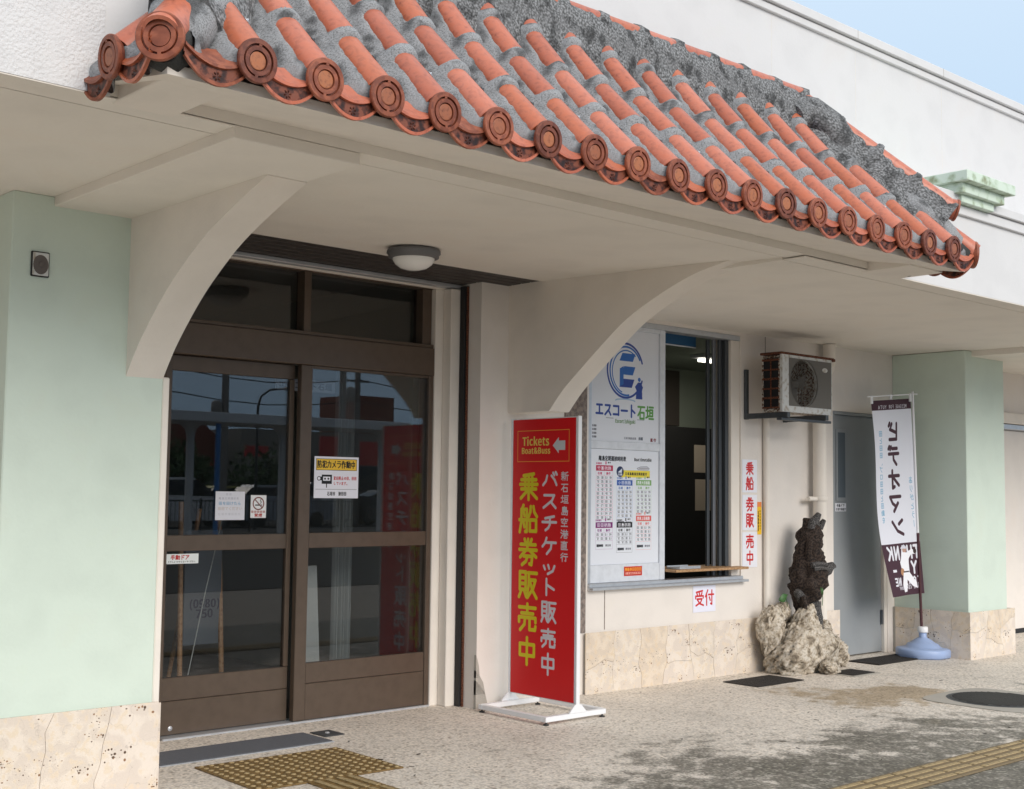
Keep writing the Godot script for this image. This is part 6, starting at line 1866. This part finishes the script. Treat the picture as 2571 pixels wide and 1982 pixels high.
# ---------------------------------------------------------------- the street behind the camera, mirrored in the doors
func make_street() -> void:
	mat("shelter_white", lin(0.50, 0.52, 0.54), 0.6)
	var sh := thing("covered_walkway", "pale flat roofed covered walkway mirrored in the door glass", "shelter", Vector3(18.0, 0, 30.0))
	obj("roof", cbox(S(), -6.0, 10.3, 3.66, 3.98, -1.2, 1.2, 0.02), M.shelter_white, sh)
	for x in [-1.6, 2.3, 5.8, 9.9]:
		obj("column", tube(S(), [Vector3(x, 0.0, 0), Vector3(x, 3.2, 0), Vector3(x, 3.45, 0), Vector3(x, 3.66, 0)], [0.13, 0.13, 0.18, 0.42], 14), M.shelter_white, sh)
	mat("rail_dark", lin(0.02, 0.022, 0.025), 0.5)
	var fe := thing("street_railing", "black vertical bar railing mirrored low in the door glass", "railing", Vector3(16.0, 0, 32.0))
	obj("top_rail", cbox(S(), 0, 16.0, 1.08, 1.13, -0.025, 0.025, 0.005), M.rail_dark, fe)
	obj("bottom_rail", cbox(S(), 0, 16.0, 0.16, 0.20, -0.02, 0.02, 0.005), M.rail_dark, fe)
	var bm := mesh(cbox(S(), -0.011, 0.011, 0.2, 1.08, -0.011, 0.011, 0.002))
	var pm := mesh(cbox(S(), -0.035, 0.035, 0.0, 1.18, -0.035, 0.035, 0.004))
	for k in 100:
		if k % 12: obj("bar", bm, M.rail_dark, fe).position.x = 0.08 + k * 0.16
		else: obj("post", pm, M.rail_dark, fe).position.x = 0.08 + k * 0.16
	# poles
	mat("pole_grey", lin(0.20, 0.19, 0.18), 0.8)
	mat("blue_paint", lin(0.03, 0.16, 0.42), 0.4)
	for q in [[24.94, 36.0, 9.0, "utility pole with a transformer mirrored in the left door pane"], [30.31, 36.0, 9.5, "plain utility pole mirrored at the left of the right door pane"], [32.47, 38.0, 7.0, "utility pole with cross arms mirrored in the right door pane"]]:
		var p := thing("utility_pole", q[3], "pole", Vector3(q[0], 0, q[1]), "utility poles in the door reflection")
		obj("mast", tube(S(), [Vector3.ZERO, Vector3(0, q[2], 0)], [0.17, 0.12], 12), M.pole_grey, p)
		obj("cross_arm", cbox(S(), -0.7, 0.7, q[2] - 0.75, q[2] - 0.66, 0.12, 0.2, 0.01), M.pole_grey, p)
		if q[0] != 30.31:
			obj("transformer", lathe(S(), [Vector2(0.0001, 0), Vector2(0.2, 0.0), Vector2(0.21, 0.05), Vector2(0.21, 0.5), Vector2(0.12, 0.6), Vector2(0.0001, 0.6)], 14, Transform3D(Basis.IDENTITY, Vector3(-0.36, q[2] - 1.6 if q[0] > 30 else 4.3, 0))), M.pole_grey, p)
	for q in [[6.0, 5.2, "upper"], [5.1, 4.75, "lower"]]:
		var pts := []
		for k in 13:
			var t := k / 12.0
			pts.append(Vector3(lerpf(14.0, 40.0, t), lerpf(q[0], q[0] + 0.25, t) - 0.35 * sin(PI * fposmod(t * 3.0, 1.0)), 36.3))
		tag(obj("overhead_wire", tube(S(), pts, [0.022], 5), M.rail_dark), "%s overhead wire sagging across the door reflection" % q[2], "wire", "overhead wires in the door reflection")
	var bp := thing("blue_sign_pole", "bright blue pole mirrored in the left door pane", "pole", Vector3(20.74, 0, 29.0))
	obj("pole", tube(S(), [Vector3.ZERO, Vector3(0, 3.62, 0)], [0.085], 12), M.blue_paint, bp)
	var lmp := thing("street_lamp", "grey street lamp with curved arm mirrored in the left door pane", "street lamp", Vector3(25.19, 0, 34.0))
	obj("mast", tube(S(), [Vector3.ZERO, Vector3(0, 4.6, 0), Vector3(0.12, 5.0, 0), Vector3(0.5, 5.28, 0), Vector3(1.2, 5.36, 0)], [0.06, 0.05, 0.045, 0.04, 0.035], 10), M.rail_dark, lmp)
	obj("head", cbox(S(), 1.15, 1.75, 5.30, 5.42, -0.12, 0.12, 0.03), M.rail_dark, lmp)
	# cars
	mat("car_white", lin(0.62, 0.63, 0.65), 0.25)
	mat("car_silver", lin(0.30, 0.32, 0.36), 0.25, 0.3)
	mat("car_dark", lin(0.03, 0.035, 0.045), 0.2)
	mat("car_yellow", lin(0.42, 0.40, 0.12), 0.25)
	mat("car_glass", lin(0.01, 0.012, 0.015), 0.08)
	car("white van mirrored at the left edge of the left door pane", Vector3(24.5, 0, 38.0), 0.15, M.car_white, 1.95)
	car("greenish yellow car mirrored behind the blue pole", Vector3(28.6, 0, 42.0), -0.3, M.car_yellow, 1.65)
	car("silver car mirrored right of the no smoking sticker", Vector3(28.6, 0, 37.8), 0.1, M.car_silver, 1.70)
	car("white car mirrored beside the security camera notice", Vector3(32.2, 0, 39.6), 0.0, M.car_white, 1.85)
	car("dark car mirrored at the right of the right door pane", Vector3(34.6, 0, 37.4), 0.2, M.car_dark, 1.55)
	# buildings and signs
	mat("brick_red", lin(0.17, 0.055, 0.04), 0.8)
	mat("plaster_grey", lin(0.20, 0.19, 0.17), 0.8)
	mat("sign_red", lin(0.42, 0.03, 0.03), 0.5)
	var b1 := thing("red_house", "dark red roofed house mirrored in the left door pane", "building", Vector3(33.5, 0, 60.0))
	obj("wall", box(S(), -7, 5.5, 0.0, 3.2, 0, 6), M.plaster_grey, b1)
	obj("roof", prism(S(), PackedVector2Array([Vector2(-7.6, 3.1), Vector2(6.2, 3.1), Vector2(3.6, 5.2), Vector2(-5.0, 5.2)]), 2, -0.5, 6.5), M.brick_red, b1)
	for k in 4:
		obj("window", cbox(S(), -6 + k * 2.8, -4.6 + k * 2.8, 1.0, 2.3, -0.05, 0.02, 0.02), M.car_glass, b1)
	var b2 := thing("grey_hall", "long grey hall with a red box on its roof mirrored in the right door pane", "building", Vector3(43.5, 0, 57.0))
	obj("wall", box(S(), -5.5, 11.0, 0.0, 5.0, 0, 8), M.plaster_grey, b2)
	obj("roof_box", box(S(), 2.4, 5.6, 5.0, 7.4, 0.4, 4), M.brick_red, b2)
	for k in 4:
		obj("window", cbox(S(), -4.6 + k * 3.6, -2.6 + k * 3.6, 1.4, 3.0, -0.05, 0.02, 0.02), M.car_glass, b2)
	for q in [[34.1, 35.5, 3.2, 3.75, "wide red signboard mirrored in the left door pane", ""], [38.6, 39.75, 3.3, 4.4, "tall red signboard mirrored above the security camera notice", ""], [41.1, 43.2, 2.9, 4.2, "large red signboard mirrored right of the security camera notice", ""], [28.0, 33.0, 2.55, 2.95, "long low red fascia board mirrored in the left door pane", ""]]:
		var sg := thing("red_signboard", q[4], "signboard", Vector3(q[0], 0, 50.0), "red signboards in the door reflection")
		obj("board", cbox(S(), 0, q[1] - q[0], q[2], q[3], -0.06, 0.06, 0.01), M.sign_red, sg)
		for x in [0.1, q[1] - q[0] - 0.1]:
			obj("post", tube(S(), [Vector3(x, 0, 0.1), Vector3(x, q[3] - 0.05, 0.1)], [0.04], 8), M.pole_grey, sg)
	mat("bush_green", lin(0.035, 0.075, 0.022), 0.8)
	var sk := 0
	for q in [[26.4, 44.0, 1.7, 2.6, "dark green tree mirrored at the left of the left door pane"], [28.0, 44.5, 1.2, 2.2, "small green tree mirrored beside the walkway column"], [33.5, 47.0, 1.9, 2.0, "wide green bush mirrored beside the door stile"]]:
		var tr := thing("roadside_tree", q[4], "tree", Vector3(q[0], 0, q[1]), "trees in the door reflection")
		obj("trunk", tube(S(), [Vector3.ZERO, Vector3(0.05, q[3] * 0.5, 0), Vector3(0, q[3] * 0.95, 0)], [0.13, 0.1, 0.04], 8), M.wood_dark, tr)
		var s := S()
		var r := RandomNumberGenerator.new()
		r.seed = 40 + sk
		sk += 1
		for k in 900:
			var v := Vector3(r.randfn(), r.randfn() * 0.75, r.randfn())
			v = v.limit_length(1.9) * q[2] * 0.52 + Vector3(0, q[3], 0)
			var a := Vector3(r.randfn(), r.randfn(), r.randfn()).normalized() * 0.17
			var b := Vector3(r.randfn(), r.randfn(), r.randfn()).normalized() * 0.10
			if v.y > 0.2: quad(s, v - a, v - b, v + a, v + b)
		obj("crown", s, M.bush_green, tr)

func car(label: String, at: Vector3, turn: float, paint: Material, h: float) -> void:
	var c := thing("parked_car", label, "car", at, "cars mirrored in the door glass")
	c.rotation.y = turn
	var b := S()
	prism(b, PackedVector2Array([Vector2(-2.0, 0.28), Vector2(1.95, 0.28), Vector2(2.05, 0.5), Vector2(1.98, 0.95), Vector2(1.1, 1.22), Vector2(-1.95, 1.28), Vector2(-2.06, 0.6)]), 2, -0.82, 0.82)
	prism(b, PackedVector2Array([Vector2(-1.5, h - 0.10), Vector2(0.18, h - 0.09), Vector2(0.0, h), Vector2(-1.35, h)]), 2, -0.66, 0.66)
	obj("body", b, paint, c)
	obj("cabin_glass", prism(S(), PackedVector2Array([Vector2(-1.9, 1.27), Vector2(1.05, 1.21), Vector2(0.2, h - 0.095), Vector2(-1.55, h - 0.105)]), 2, -0.72, 0.72), M.car_glass, c)
	for x in [-1.25, 1.25]:
		for z in [-0.75, 0.75]:
			obj("wheel", lathe(S(), [Vector2(0.0001, -0.1), Vector2(0.2, -0.1), Vector2(0.31, -0.09), Vector2(0.32, 0.0), Vector2(0.31, 0.09), Vector2(0.2, 0.1), Vector2(0.0001, 0.1)], 16, Transform3D(Basis(Vector3.RIGHT, Vector3(0, 0, 1), Vector3(0, -1, 0)), Vector3(x, 0.325, z))), M.rubber, c)
	for z in [-0.6, 0.6]:
		obj("headlight", cbox(S(), 1.9, 2.04, 0.58, 0.72, z - 0.14, z + 0.14, 0.02), M.alu_white, c)
